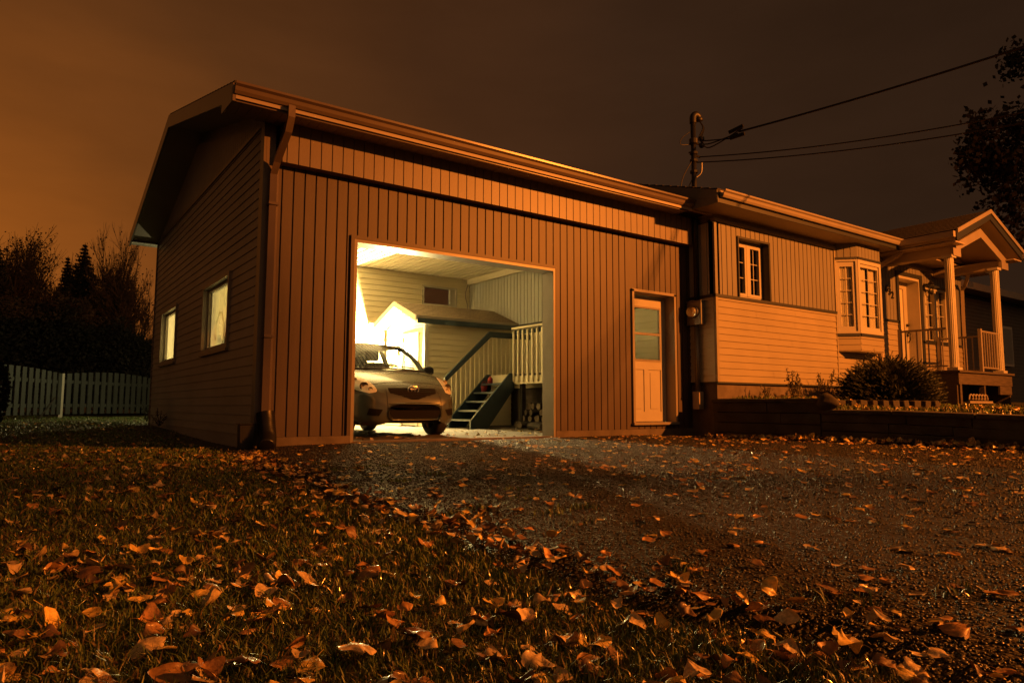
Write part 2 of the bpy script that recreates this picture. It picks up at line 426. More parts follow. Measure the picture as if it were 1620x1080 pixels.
# ------------------------------------------------------------------ garage
G = thing('garage', (3.6, 3.7, 0), 'big attached garage in brown vertical boards with a wide open doorway lit inside', 'garage')
gro = lambda x0: (.2 - x0) % .135
mb = MB()
clad(mb, 'groove', (0.0, 0, 0), *FRONT, 7.3, 3.70, [(1.10, 4.275, -1, 2.49), (5.87, 6.89, .155, 2.345)], t=.2, b00=.085, ph=.065)
mb.build('front_wall', 'taupe_vinyl', G)
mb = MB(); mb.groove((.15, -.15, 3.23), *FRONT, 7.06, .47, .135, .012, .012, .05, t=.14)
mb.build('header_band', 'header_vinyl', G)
mb = MB(); mb.box(0, 1.10, -.03, .17, -.2, .083); mb.box(4.275, 7.3, -.03, .17, -.2, .083); split_build(mb, 'base_board', 'concrete', G)
mb = MB(); mb.box(1.10, 4.275, -.01, .22, -.2, .012); mb.build('threshold', 'concrete', G)
mb = MB(); mb.box(1.10, 1.142, -.022, .24, -.04, 2.49); mb.box(4.235, 4.275, -.022, .24, -.02, 2.49); mb.box(1.142, 4.235, -.022, .24, 2.45, 2.49)
mb.box(4.275, 4.30, .2, .30, 0, 2.6)
split_build(mb, 'doorway_frame', 'pale_trim', G)
mb = MB(); mb.box(1.055, 1.10, -.028, 0, .0, 2.535); mb.box(4.275, 4.32, -.028, 0, .0, 2.535); mb.box(1.10, 4.275, -.028, 0, 2.49, 2.535); split_build(mb, 'doorway_casing', 'taupe_vinyl', G)
# left wall and its two windows
W1 = (1.37, 2.93, 1.18, 2.18); W2 = (5.02, 6.52, 1.19, 2.19)
YB = 7.46
mb = MB(); clad(mb, 'lap', (0, YB, .10), *LEFT, YB, 3.6, [(YB - w[1], YB - w[0], w[2] - .10, w[3] - .10) for w in (W1, W2)], t=.16, lip=.010)
mb.box(.0, .16, 0.17, YB, -.2, .10)
mb.build('side_wall', 'tan_vinyl', G)
gtop = lambda y: 3.86 + .275 * (min(y, 7.1 - y) + .55)
mb = MB(); mb.groove((-.004, YB, 3.72), *LEFT, YB, lambda a: max(gtop(YB - a) - .16 - 3.72, .005), .10, .012, .012, .03, t=.15)
mb.build('gable', 'tan_vinyl', G)
mb = MB(); mb.bar((0, YB, 3.69), *LEFT, 0, YB, 0, .05, -.1, .028); mb.build('gable_trim', 'taupe_trim', G)
mb = MB(); mb.box(-.03, .0, -.03, .11, -.05, 3.69); mb.box(0, .105, -.032, 0, -.05, 3.69); mb.box(.105, .145, -.05, 0, .08, 3.24)
mb.box(-.03, .04, YB, YB + .03, .0, 3.69); split_build(mb, 'corner_trim', 'taupe_trim', G)
for wn, gl in ((W1, 'film_glass'), (W2, 'film_glass')):
    y0, y1, z0, z1 = wn
    mb = MB(); mb.frame((0, y1, z0), *LEFT, y1 - y0, z1 - z0, .05, -.15, .035); mb.frame((0, y1 - .05, z0 + .05), *LEFT, y1 - y0 - .1, z1 - z0 - .1, .045, -.11, -.04)
    f = mb.build('window', 'pale_trim', G)
    mb = MB(); mb.bar((0, y1 - .09, z0 + .09), *LEFT, 0, y1 - y0 - .18, 0, z1 - z0 - .18, -.085, -.08); mb.build('pane', gl, f)
    mb = MB(); mb.bar((0, y1 + .02, z0), *LEFT, 0, y1 - y0 + .04, -.035, 0, -.04, .05); mb.build('sill', 'taupe_trim', f)
# back wall with a high window; ceiling; inner linings
mb = MB(); clad(mb, 'lap', (.16, 7.3, -.05), *FRONT, 7.14, 3.8, [(5.76, 6.76, 3.01, 3.51)], t=.16, e=.13, lip=.022); mb.build('back_wall', 'cream_vinyl', G)
mb = MB(); mb.frame((5.92, 7.3, 2.96), *FRONT, 1.0, .5, .045, -.12, .03); mb.bar((5.92, 7.3, 2.96), *FRONT, .80, .955, .045, .455, -.08, .012); f = mb.build('window', 'white_paint', G)
mb = MB(); mb.bar((5.965, 7.3, 3.005), *FRONT, 0, .755, 0, .41, -.06, -.055); mb.build('pane', 'dark_glass', f)
mb = MB(); mb.groove((7.3, .0, 3.72), -X, Y, -Z, 7.2, 7.4, .18, .055, .03, .05, t=0); mb.build('ceiling', 'ceiling_white', G)
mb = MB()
for k in range(40): mb.box(7.3 - .05 - .18 * k - .024, 7.3 - .05 - .18 * k + .024, .01, 7.29, 3.7405, 3.749)  # dark strips in the ceiling grooves stand in for their shade
mb.box(.1, 7.3, .0, 7.4, 3.755, 3.79); mb.build('ceiling_groove_shade', 'taupe_trim', G)
mb = MB(); mb.box(7.22, 7.285, .2, 7.29, 3.575, 3.72); mb.build('ceiling_beam', 'ceiling_white', G)
mb = MB(); mb.tube(hermite([(7.2, 7.2, 3.58), (7.12, 7.2, 3.3), (7.2, 7.22, 3.0), (7.17, 7.22, 2.5), (7.18, 7.22, 2.2)], 5), .012, 6); mb.build('wall_cable', 'pale_trim', G)
# roof, soffits, fascia, gutter
def gable_roof(parent, x0, x1, ye0, ridge, ye1, z, sl, th=.13, m='shingle', under='soffit_white', rake=None, rakes=(True, False)):
    zr = z + sl * (ridge - ye0); zb = zr - sl * (ye1 - ridge)
    mb = MB()
    for (ya, za, yb, zb_) in ((ye0, z, ridge, zr), (ridge, zr, ye1, zb)):
        mb.prism([(x0, ya, za), (x0, ya, za + .05), (x0, yb, zb_ + .05), (x0, yb, zb_)], (x1 - x0, 0, 0))
        n = 28     # shingle courses: a small step each
        for i in range(n):
            t0, t1 = i / n, (i + 1) / n
            a = (ya + (yb - ya) * t0, za + (zb_ - za) * t0 + .05); c = (ya + (yb - ya) * t1, za + (zb_ - za) * t1 + .05)
            h0, h1 = (.014, .002) if ya == ye0 else (.002, .014)
            mb.quad((x0, a[0], a[1] + h0), (x1, a[0], a[1] + h0), (x1, c[0], c[1] + h1), (x0, c[0], c[1] + h1))
            q = a if ya == ye0 else c
            mb.quad((x0, q[0], q[1]), (x1, q[0], q[1]), (x1, q[0], q[1] + .014), (x0, q[0], q[1] + .014))
    roof = mb.build('roof', m, parent)
    mb = MB()
    for (ya, za, yb, zb_) in ((ye0, z, ridge, zr), (ridge, zr, ye1, zb)):
        mb.prism([(x0 + .02, ya, za - th), (x0 + .02, ya, za - .002), (x0 + .02, yb, zb_ - .002), (x0 + .02, yb, zb_ - th)], (x1 - x0 - .04, 0, 0))
    mb.build('soffit', under, parent)
    mb = MB()
    for k, xx in ((0, x0), (1, x1 - .03)):
        if not rakes[k]: continue
        for (ya, za, yb, zb_) in ((ye0, z, ridge, zr), (ridge, zr, ye1, zb)):
            mb.prism([(xx - .012, ya, za - th - .03), (xx - .012, ya, za + .035), (xx - .012, yb, zb_ + .035), (xx - .012, yb, zb_ - th - .03)], (.03, 0, 0))
    split_build(mb, 'rake_board', rake or 'taupe_trim', parent)
    return roof
gable_roof(G, -.5, 7.27, -.55, 3.55, 7.68, 3.80, .262)
mb = MB(); mb.groove((7.25, -.5, 3.70), -X, Y, -Z, 7.72, .5, .11, .008, .006, .03, t=.02); mb.build('eave_soffit', 'soffit_white', G)
mb = MB(); mb.groove((0.1, 7.46, 3.68), -X, Y, -Z, .58, .22, .11, .008, .006, .03, t=.02); mb.build('eave_soffit', 'white_paint', G)
mb = MB(); mb.box(-.49, 6.70, -.52, -.50, 3.65, 3.84); mb.build('fascia', 'brown_gutter', G)
mb = MB(); mb.prism([(-.515, -.52, 3.64), (-.515, -.06, 3.66), (-.515, -.06, 3.86), (-.515, -.52, 3.80)], (.012, 0, 0)); mb.build('eave_return', 'taupe_trim', G)
def gutter(parent, x0, x1, y, z, m='brown_gutter', ax='x', sgn=-1, name='gutter'):
    """K-style trough hung on a fascia at plane y, top at z"""
    pr = [(0, 0), (0, -.115), (.055, -.115), (.075, -.085), (.085, -.045), (.115, -.025), (.118, 0), (.105, 0), (.10, -.018), (.07, -.035), (.05, -.10), (.012, -.10), (.012, 0)]
    mb = MB()
    if ax == 'x': mb.prism([(x0, y + sgn * a, z + b_) for a, b_ in pr], (x1 - x0, 0, 0))
    else: mb.prism([(y + sgn * a, x0, z + b_) for a, b_ in pr], (0, x1 - x0, 0))
    return mb.build(name, m, parent)
gutter(G, -.5, 6.84, -.522, 3.83)
def rtube(mb, pts, w, d, up_=X):
    """rectangular downspout along pts"""
    mb.tube(pts, [w] * len(pts), 4, True, d / w)
mb = MB(); rtube(mb, [(.10, -.58, 3.72), (.10, -.58, 3.60), (.10, -.50, 3.47), (.085, -.17, 3.22), (.08, -.075, 3.08), (.075, -.075, 1.5), (.075, -.075, .33)], .058, .05)
for z in (2.72, 1.2): mb.box(.02, .13, -.13, 0, z, z + .03)
mb.build('downspout', 'brown_gutter', G)

# side door of the garage
D = MB(); y0 = .25
D.box(5.86, 5.905, -.035, .02, .15, 2.345); D.box(6.855, 6.90, -.035, .02, .15, 2.345); D.box(5.86, 6.90, -.035, .02, 2.31, 2.355)
D.box(5.875, 5.90, .0, .34, .19, 2.33); D.box(6.86, 6.885, .0, .34, .19, 2.33); D.box(5.9, 6.86, .0, .34, 2.30, 2.335)
split_build(D, 'door_frame', 'pale_trim', G)
mb = MB(); mb.box(5.85, 6.91, -.06, .36, .15, .19); mb.build('door_step', 'pale_trim', G)
mb = MB(); O = V((5.91, .18, .20)); a = FRONT
mb.bar(O, *a, 0, .94, 0, .16, -.045, 0); mb.bar(O, *a, 0, .12, .16, 2.09, -.045, 0); mb.bar(O, *a, .82, .94, .16, 2.09, -.045, 0)
mb.bar(O, *a, .12, .82, .86, 1.0, -.045, 0); mb.bar(O, *a, .12, .82, 1.92, 2.09, -.045, 0); mb.bar(O, *a, .42, .52, .16, .86, -.045, 0)
for p0, p1 in ((.12, .42), (.52, .82)):
    mb.bar(O, *a, p0, p1, .16, .86, -.04, -.014); mb.bar(O, *a, p0 + .05, p1 - .05, .21, .81, -.014, -.006)
door = mb.build('door', 'white_paint', G)
mb = MB(); mb.frame(O + Z * 1.0 + X * .12, *a, .70, .92, .03, -.03, .012); mb.bar(O, *a, .15, .79, 1.44, 1.475, -.02, .016); mb.build('sash', 'pale_trim', door)
mb = MB(); mb.bar(O, *a, .14, .80, 1.02, 1.9, -.026, -.022); mb.build('pane', 'window_glass', door)
mb = MB(); mb.tube([O + V((.055, 0, .80)), O + V((.055, -.05, .80))], .012, 8); mb.tube([O + V((.04, -.05, .80)), O + V((.15, -.055, .795))], .011, 8); mb.lathe([(.0, .006), (.028, .006), (.03, 0)], O + V((.055, 0, .80)), -Y, 16); mb.build('handle', 'black_metal', door, smooth=True)

# drain elbow at the foot of the downspout, dark bin behind
dr = MB(); path = hermite([(.075, -.085, .36), (.078, -.12, .26), (.07, -.2, .10), (.02, -.36, -.0)], 14)
rs = [.088 + .012 * (1 if i % 2 else -1) for i in range(len(path))]
dr.tube(path, rs, 16); o = dr.build('drain_elbow', 'black_plastic', loc=(.06, -.2, 0), smooth=True)
tag(o, 'black corrugated plastic drain elbow at the foot of the garage downspout', 'drain pipe')
mb = MB(); mb.prism([(-.19, -.10, -.05), (-.04, -.10, -.05), (-.03, -.10, .23), (-.20, -.10, .23)], (0, .10, 0)); mb.prism([(-.21, -.115, .23), (-.02, -.115, .23), (-.02, -.115, .245), (-.21, -.115, .245)], (0, .12, 0))
tag(mb.build('splash_box', 'black_plastic', loc=(-.2, -.1, 0), bevel=.008), 'dark plastic box standing by the garage corner beside the drain elbow', 'box')

# ------------------------------------------------------------------ house
H = thing('bungalow', (12, 3.5, .5), 'low bungalow on the right with pale siding, bay window and long gutter', 'house')
HY = -.548; HX0, HX1 = 7.3, 16.7
FO = lambda x, z=0.: V((x, HY, z))
mb = MB()   # upper boards
U0 = 2.335
UH = [(.615, 1.515, 2.34, 3.39), (3.69, 5.17, 1.56, 5), (6.2, 7.22, 1, 3.40), (7.22, 9.4, 0, 1.95), (7.45, 8.62, 1.0, 3.27)]
clad(mb, 'groove', FO(HX0, 0), *FRONT, HX1 - HX0, 3.585, UH + [(4.4, 9.4, -2, 9)], b00=U0, t=.12, sp=.135, ph=.05)
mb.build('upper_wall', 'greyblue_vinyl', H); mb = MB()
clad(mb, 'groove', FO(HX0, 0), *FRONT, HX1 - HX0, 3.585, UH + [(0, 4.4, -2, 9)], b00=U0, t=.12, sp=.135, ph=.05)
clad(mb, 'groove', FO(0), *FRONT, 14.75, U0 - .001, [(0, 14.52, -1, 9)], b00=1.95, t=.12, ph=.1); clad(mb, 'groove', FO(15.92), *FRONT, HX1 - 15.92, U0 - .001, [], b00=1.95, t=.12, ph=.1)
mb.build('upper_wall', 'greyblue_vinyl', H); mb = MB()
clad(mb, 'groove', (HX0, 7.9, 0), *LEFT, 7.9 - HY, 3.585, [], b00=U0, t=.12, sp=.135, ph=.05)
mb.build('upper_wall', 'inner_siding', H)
mb = MB()
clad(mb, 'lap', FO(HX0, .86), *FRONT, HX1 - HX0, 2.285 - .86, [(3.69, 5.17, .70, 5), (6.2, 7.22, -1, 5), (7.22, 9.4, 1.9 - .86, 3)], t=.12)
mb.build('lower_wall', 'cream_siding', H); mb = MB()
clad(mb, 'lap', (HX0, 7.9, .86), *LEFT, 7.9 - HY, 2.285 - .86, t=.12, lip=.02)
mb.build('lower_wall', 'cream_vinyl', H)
mb = MB(); mb.box(HX0 - .022, HX0 + .04, HY - .022, HY + .03, .86, 2.285); mb.box(10.965, 10.995, HY - .022, HY, .86, 3.585); split_build(mb, 'corner_trim', 'cream_siding', H)
mb = MB(); mb.box(HX0 - .016, HX0 + .05, HY - .016, HY + .02, 2.335, 3.585); mb.build('upper_corner_trim', 'greyblue_vinyl', H)
mb = MB()
for x0, x1, z in ((HX0 - .03, 10.99, 2.285), (12.47, 13.5, 2.285), (14.52, 16.7, 1.90)): mb.bar(FO(0), *FRONT, x0, x1, z, z + .05, -.02, .03)
mb.bar((HX0, 7.9, 0), *LEFT, 0, 7.9 - HY - .001, 2.285, 2.335, -.02, .03)
mb.bar(FO(0), *FRONT, HX0 - .03, 10.99, .83, .86, -.02, .035); mb.bar(FO(0), *FRONT, 12.47, 16.7, .83, .86, -.02, .035)
mb.bar((HX0, 7.9, 0), *LEFT, 0, 7.9 - HY - .001, .83, .86, -.02, .035)
split_build(mb, 'trim_band', 'dark_trim', H)
mb = MB(); mb.bar(FO(0), *FRONT, HX0 - .03, 10.99, 3.585, 3.63, -.05, .035); mb.bar(FO(0), *FRONT, 12.47, HX1, 3.585, 3.63, -.05, .03); split_build(mb, 'top_trim', 'pale_trim', H)
mb = MB(); mb.bar(FO(0), *FRONT, HX0, HX1, 3.63, 3.95, -.12, 0); mb.bar((HX0, 7.9, 0), *LEFT, 0, 7.9 - HY - .13, 3.60, 3.72, -.12, 0); split_build(mb, 'top_wall', 'greyblue_vinyl', H)
mb = MB(); mb.bar(FO(0), *FRONT, HX0, HX1, -.3, .83, -.2, -.012); mb.bar((HX0, 7.9, 0), *LEFT, 0, 7.9 - HY - .21, -.3, .83, -.2, -.012); split_build(mb, 'foundation', 'concrete', H)
mb = MB(); mb.box(HX1 - .12, HX1, HY + .125, 7.9, -.2, 3.72); mb.box(HX0 + .13, HX1 - .13, 7.78, 7.9, -.2, 3.72)
mb.prism([(HX1, HY, 3.73), (HX1, 7.9, 3.73), (HX1, 3.5, 5.1)], (-.1, 0, 0)); mb.prism([(HX0, HY, 3.73), (HX0, 7.9, 3.73), (HX0, 3.5, 5.1)], (.1, 0, 0))
split_build(mb, 'rear_wall', 'greyblue_vinyl', H)
gable_roof(H, 6.76, 17.25, -1.06, 3.55, 8.3, 3.86, .305, th=.10, rakes=(True, True), rake='greyblue_vinyl')
mb = MB(); mb.box(6.78, 17.2, -1.05, HY - .002, 3.70, 3.72); mb.box(6.78, HX0 - .002, HY, 1.0, 3.70, 3.72); split_build(mb, 'eave_soffit', 'soffit_white', H)
mb = MB(); mb.box(6.77, 12.6, -1.075, -1.052, 3.69, 3.88); mb.box(15.8, 17.2, -1.075, -1.052, 3.69, 3.88); split_build(mb, 'fascia', 'dark_trim', H)
mb = MB(); mb.prism([(6.755, -1.07, 3.69), (6.755, .9, 3.69), (6.755, .9, 4.40), (6.755, -1.07, 3.84)], (.02, 0, 0)); mb.build('eave_return', 'greyblue_vinyl', H)
gutter(H, 6.80, 12.74, -1.076, 3.885, m='pale_trim')
mb = MB(); rtube(mb, [(12.66, -1.13, 3.80), (12.66, -1.13, 3.70), (12.64, -1.02, 3.60), (12.60, -.72, 3.46), (12.585, -.61, 3.36), (12.585, -.60, 2.5), (12.585, -.60, .8)], .055, .05); mb.build('downspout', 'soffit_white', H)
mb = MB(); rtube(mb, [(15.86, -1.13, 3.80), (15.86, -1.13, 3.70), (15.9, -1.05, 3.58), (16.5, -.72, 3.42), (16.6, -.61, 3.30), (16.6, -.60, 2.5), (16.6, -.60, .8)], .055, .05); mb.build('downspout', 'soffit_white', H)
# main window, recessed; the shade of the reveal is put into dark jambs
mb = MB(); mb.bar(FO(0), *FRONT, 7.90, 7.925, 2.34, 3.41, -.24, .03); mb.bar(FO(0), *FRONT, 8.79, 8.83, 2.34, 3.41, -.24, .03); mb.bar(FO(0), *FRONT, 7.925, 8.79, 3.375, 3.41, -.24, .03)
wf = mb.build('window', 'dark_trim', H)
mb = MB(); O = FO(7.93, 2.35)
O = O + Y * .06; mb.frame(O, *FRONT, .86, 1.02, .045, -.14, -.07); mb.bar(O, *FRONT, .40, .46, .045, .975, -.14, -.055)
for s in (.045, .46): mb.frame(O + X * s + Z * .045, *FRONT, .355, .93, .05, -.13, -.06)
mb.build('frame', 'white_paint', wf)
mb = MB()
for s in (.095, .51):
    mb.bar(O, *FRONT, s + .12, s + .135, .095, .925, -.105, -.09)
    for k in (1, 2): mb.bar(O, *FRONT, s, s + .255, .095 + .277 * k, .095 + .277 * k + .014, -.106, -.091)
mb.build('muntin', 'white_paint', wf)
mb = MB(); mb.bar(O, *FRONT, .09, .77, .09, .93, -.125, -.118); mb.build('pane', 'dark_glass', wf)
# bay window
BAY = [(10.99, HY), (11.29, -.86), (12.17, -.86), (12.47, HY)]
def bayface(i):
    p, q = V((*BAY[i], 0)), V((*BAY[i + 1], 0)); u = (q - p); W = u.length; u.normalize(); return p, u, u.cross(Z), W
bh = MB(); ba = MB(); bt = MB(); bf = MB(); bm = MB(); bp = MB()
for i in range(3):
    p, u, n, W = bayface(i)
    bh.groove(p + Z * 3.42, u, Z, n, W, .30, .125, .012, .01, .06, t=.08)
    ba.lap(p + Z * 1.56, u, Z, n, W, .28, .115, .014, t=.08)
    bt.bar(p, u, Z, n, 0, W, 1.84, 1.895, -.1, .03); bt.bar(p, u, Z, n, 0, W, 3.375, 3.42, -.1, .025)
    bf.frame(p + Z * 1.895, u, Z, n, W, 1.48, .075 if i == 1 else .04, -.07, .012); bf.frame(p + Z * 1.935, u, Z, n, W, 1.40, .10, -.05, -.012)
    a0, a1, b0, b1 = .11, W - .11, 2.03, 3.24
    nv = 2 if i == 1 else 2
    for k in range(1, nv): bm.bar(p, u, Z, n, a0 + (a1 - a0) * k / nv - .007, a0 + (a1 - a0) * k / nv + .007, b0, b1, -.045, -.03)
    for k in range(1, 5): bm.bar(p, u, Z, n, a0, a1, b0 + (b1 - b0) * k / 5 - .007, b0 + (b1 - b0) * k / 5 + .007, -.046, -.031)
    bp.bar(p, u, Z, n, .09, W - .09, 2.01, 3.26, -.04, -.037)
bayw = bh.build('bay_window', 'greyblue_vinyl', H)
ba.prism([(*q, 1.54) for q in BAY], (0, 0, .02)); ba.build('apron', 'cream_siding', bayw); split_build(bt, 'trim_band', 'dark_trim', bayw); bf.build('frame', 'white_paint', bayw); bm.build('muntin', 'white_paint', bayw); bp.build('pane', 'window_glass', bayw)
mb = MB()   # sheer curtains hang inside
for (xa, ya), (xb, yb) in (((11.03, -.50), (11.30, -.765)), ((11.33, -.765), (11.74, -.765)), ((11.86, -.765), (12.14, -.765))):
    mb.grid([[(xa + (xb - xa) * t / 30, ya + (yb - ya) * t / 30 + .012 * math.sin(t * 1.3), z) for t in range(31)] for z in (1.97, 3.3)])
tag(mb.build('curtain', 'curtain', bayw, smooth=True))
mb = MB(); mb.box(10.9, 12.6, .6, .65, 1.2, 3.6); mb.build('inner_wall', 'greyblue_vinyl', H)
# front door, house number
mb = MB(); mb.bar(FO(0), *FRONT, 13.44, 13.53, 1.2, 3.45, -.05, .03); mb.bar(FO(0), *FRONT, 14.5, 14.62, 1.2, 3.45, -.05, .03); mb.bar(FO(0), *FRONT, 13.53, 14.5, 3.36, 3.45, -.05, .03); split_build(mb, 'door_surround', 'dark_trim', H)
mb = MB(); mb.bar(FO(0), *FRONT, 13.53, 13.56, 1.2, 3.36, -.3, .01); mb.bar(FO(0), *FRONT, 14.47, 14.5, 1.2, 3.36, -.3, .01); mb.bar(FO(0), *FRONT, 13.56, 14.47, 3.30, 3.36, -.3, .01); mb.bar(FO(0), *FRONT, 13.5, 14.52, 1.1, 1.2, -.3, .03); split_build(mb, 'door_frame', 'white_paint', H)
O = FO(13.56, 1.2) + Y * .26
mb = MB(); a = FRONT
mb.bar(O, *a, 0, .91, 0, .95, -.045, 0); mb.bar(O, *a, 0, .16, .95, 2.1, -.045, 0); mb.bar(O, *a, .75, .91, .95, 2.1, -.045, 0); mb.bar(O, *a, .16, .75, 1.95, 2.1, -.045, 0)
for p0 in (.14, .50): mb.bar(O, *a, p0, p0 + .28, .2, .78, 0, .007)
d = mb.build('front_door', 'white_paint', H)
mb = MB(); mb.bar(O, *a, .16, .75, .95, 1.95, -.03, -.025); mb.bar(O, *a, .17, .74, .96, 1.94, -.06, -.055); mb.build('pane', 'curtain', d)
mb = MB(); mb.lathe([(0, .05), (.032, .05), (.034, 0)], O + V((.84, 0, 1.12)), -Y, 14); mb.tube([O + V((.84, -.02, .96)), O + V((.84, -.07, .93)), O + V((.84, -.07, .78)), O + V((.84, -.02, .72))], .013, 8); mb.bar(O, *a, .81, .87, .86, 1.0, 0, .02); mb.build('handle', 'black_metal', d, smooth=True)
def text_mesh(s, size, O, u, v, n, name, m, parent, ext=.012):
    cu = bpy.data.curves.new('t', 'FONT'); cu.body = s; cu.size = size; cu.extrude = ext; cu.align_x = 'CENTER'; cu.offset = .003
    ob = bpy.data.objects.new('t', cu); COL.objects.link(ob)
    me = bpy.data.meshes.new_from_object(ob.evaluated_get(bpy.context.evaluated_depsgraph_get()))
    bpy.data.objects.remove(ob)
    k = MB(); k.v = [tuple(V(O) + u * q.co.x + v * q.co.y + n * (q.co.z + ext)) for q in me.vertices]; k.f = [tuple(p.vertices) for p in me.polygons]
    return k.build(name, m, parent)
for s, x, z in (('6', 13.02, 2.93), ('3', 13.135, 2.875), ('2', 13.25, 2.81)): text_mesh(s, .215, FO(x, z), *FRONT, 'house_number', 'black_metal', H)
# window right of the door
mb = MB(); O = FO(14.75, 1.95); mb.bar(O, *FRONT, -.02, 1.19, 1.29, 1.33, -.05, .06); mb.bar(O, *FRONT, -.02, 1.19, -.0, .03, -.05, .04); mb.bar(O, *FRONT, 1.14, 1.19, .03, 1.29, -.05, .03); wf = mb.build('window', 'dark_trim', H)
mb = MB(); mb.frame(O, *FRONT, 1.14, 1.29, .06, -.11, -.02); mb.bar(O, *FRONT, .53, .61, .06, 1.23, -.11, -.015); mb.build('frame', 'white_paint', wf)
mb = MB()
for s in (.06, .61):
    mb.bar(O, *FRONT, s + .22, s + .24, .06, 1.23, -.075, -.06)
    for k in (1, 2, 3): mb.bar(O, *FRONT, s, s + .47, .06 + .29 * k, .075 + .29 * k, -.076, -.061)
mb.build('muntin', 'white_paint', wf); mb = MB(); mb.bar(O, *FRONT, .06, 1.08, .06, 1.23, -.09, -.085); mb.build('pane', 'window_glass', wf)
mb = MB(); mb.grid([[FO(14.79 + .5 * t / 30, z) + Y * (.16 + .015 * math.sin(t * 1.4)) for t in range(31)] for z in (1.97, 3.2)]); mb.grid([[FO(15.62 + .25 * t / 16, z) + Y * (.16 + .015 * math.sin(t * 1.4)) for t in range(17)] for z in (1.97, 3.2)]); mb.build('curtain', 'curtain', wf, smooth=True)

# ------------------------------------------------------------------ porch
P = thing('porch', (14.15, -1.3, .5), 'gabled front porch with two fluted white columns beside the front door', 'porch')
PX, PZ, PS = 14.18, 4.50, .40
mb = MB(); mi = MB(); mr = MB(); mg = MB()
yf, yb_ = -2.17, 1.1
for s in (-1, 1):
    xe = PX + s * 1.63; ze = PZ - PS * 1.63
    mb.prism([(PX, yf, PZ), (PX, yf, PZ + .05), (xe, yf, ze + .05), (xe, yf, ze)], (0, yb_ - yf, 0))
    for i in range(10):
        t0, t1 = i / 10, (i + 1) / 10
        x0, x1 = xe + (PX - xe) * t0, xe + (PX - xe) * t1; z0, z1 = ze + (PZ - ze) * t0 + .05, ze + (PZ - ze) * t1 + .05
        mb.quad((x0, yf, z0 + .014), (x0, yb_, z0 + .014), (x1, yb_, z1 + .002), (x1, yf, z1 + .002)); mb.quad((x0, yf, z0), (x0, yb_, z0), (x0, yb_, z0 + .014), (x0, yf, z0 + .014))
    mi.prism([(PX, yf + .03, PZ - .14), (PX, yf + .03, PZ - .002), (xe - s * .02, yf + .03, ze - .002 + .008), (xe - s * .02, yf + .03, ze - .14)], (0, 2.6, 0))
    mr.prism([(PX, yf - .03, PZ + .065), (PX, yf - .03, PZ - .02), (xe, yf - .03, ze - .02), (xe, yf - .03, ze + .065)], (0, .03, 0))
    mg.prism([(PX, yf - .005, PZ - .02), (PX, yf - .005, PZ - .15), (xe - s * .0, yf - .005, ze - .17), (xe, yf - .005, ze - .02)], (0, .03, 0))
mb.build('roof', 'shingle', P); mi.build('soffit', 'soffit_white', P); mr.build('rake_trim', 'pale_trim', P); split_build(mg, 'rake_board', 'dark_trim', P)
g = MB(); g.box(PX - 1.72, PX - 1.62, yf + .02, -1.10, 3.75, 3.865); g.box(PX + 1.62, PX + 1.72, yf + .02, -1.10, 3.75, 3.865); split_build(g, 'gutter', 'soffit_white', P)
g = MB(); g.box(PX - 1.625, PX - 1.20, yf + .03, -.56, 3.66, 3.685); g.box(PX + 1.2, PX + 1.625, yf + .03, -.56, 3.66, 3.685); split_build(g, 'eave_soffit', 'soffit_white', P)
# arch of the gable front, beams back to the wall
ya = -1.98
g = MB()
for s in (-1, 1):
    A0 = (PX, 4.20); B0 = (PX + s * 1.32, 4.20 - .40 * 1.32)
    g.prism([(PX, ya, 4.20), (PX, ya, 4.01), (PX + s * 1.0, ya, 3.63), (PX + s * 1.0, ya, 3.46), (PX + s * 1.34, ya, 3.46), (PX + s * 1.34, ya, 3.67)], (0, .06, 0))
g.build('gable_arch', 'pale_trim', P)
g = MB(); g.box(PX - 1.30, PX - 1.06, ya + .062, -.56, 3.48, 3.655); g.box(PX + 1.06, PX + 1.30, ya + .062, -.56, 3.48, 3.655); split_build(g, 'beam', 'soffit_white', P)
def column(x):
    g = MB(); seg = 96; pts = []
    for i in range(seg):
        w0 = 2 * math.pi * i / seg; r = .082 - (.008 if i % 6 in (2, 3, 4) else 0)
        pts.append((x + r * math.cos(w0), -1.86 + r * math.sin(w0), 1.235))
    g.prism(pts, (0, 0, 2.19))
    c = g.build('column', 'white_paint', P)
    g = MB(); g.box(x - .10, x + .10, -1.96, -1.76, 1.172, 1.235); g.build('base', 'white_paint', c)
    g = MB(); g.box(x - .10, x + .10, -1.96, -1.76, 3.425, 3.478); g.build('capital', 'white_paint', c)
column(12.90); column(15.08)
g = MB()
for i in range(11): g.box(12.62, 15.26, -2.06 + .137 * i, -2.06 + .137 * i + .13, 1.13, 1.17)
g.build('deck', 'weathered_wood', P)
g = MB(); g.box(12.66, 15.22, -2.02, -1.98, .90, 1.128); g.box(12.66, 12.70, -1.98, -.56, .5, 1.128); g.box(12.70, 12.78, -2.02, -1.9, .45, .90); g.box(13.85, 13.91, -2.0, -1.9, .5, .9); g.box(14.6, 15.2, -2.01, -1.97, .72, .895); g.box(15.16, 15.22, -1.98, -.56, .5, 1.128); g.box(12.7, 15.16, -1.2, -1.15, .3, 1.12)
split_build(g, 'skirt', 'weathered_wood', P)
def rail(p, q, z0, z1, n, name, base=True):
    p, q = V(p), V(q); g = MB()
    g.tube([p + Z * z1, q + Z * z1], .024, 6); g.tube([p + Z * (z0), q + Z * (z0)], .018, 6)
    o = g.build(name, 'pale_trim', P)
    for i in range(n):
        r = p.lerp(q, (i + .5) / n); h = MB(); h.box(r.x - .011, r.x + .011, r.y - .011, r.y + .011, z0, z1); h.build('baluster', 'pale_trim', o)
    h = MB(); h.box(p.x - .03, p.x + .03, p.y - .03, p.y + .03, 1.172, z1 + .05); h.build('post', 'pale_trim', o)
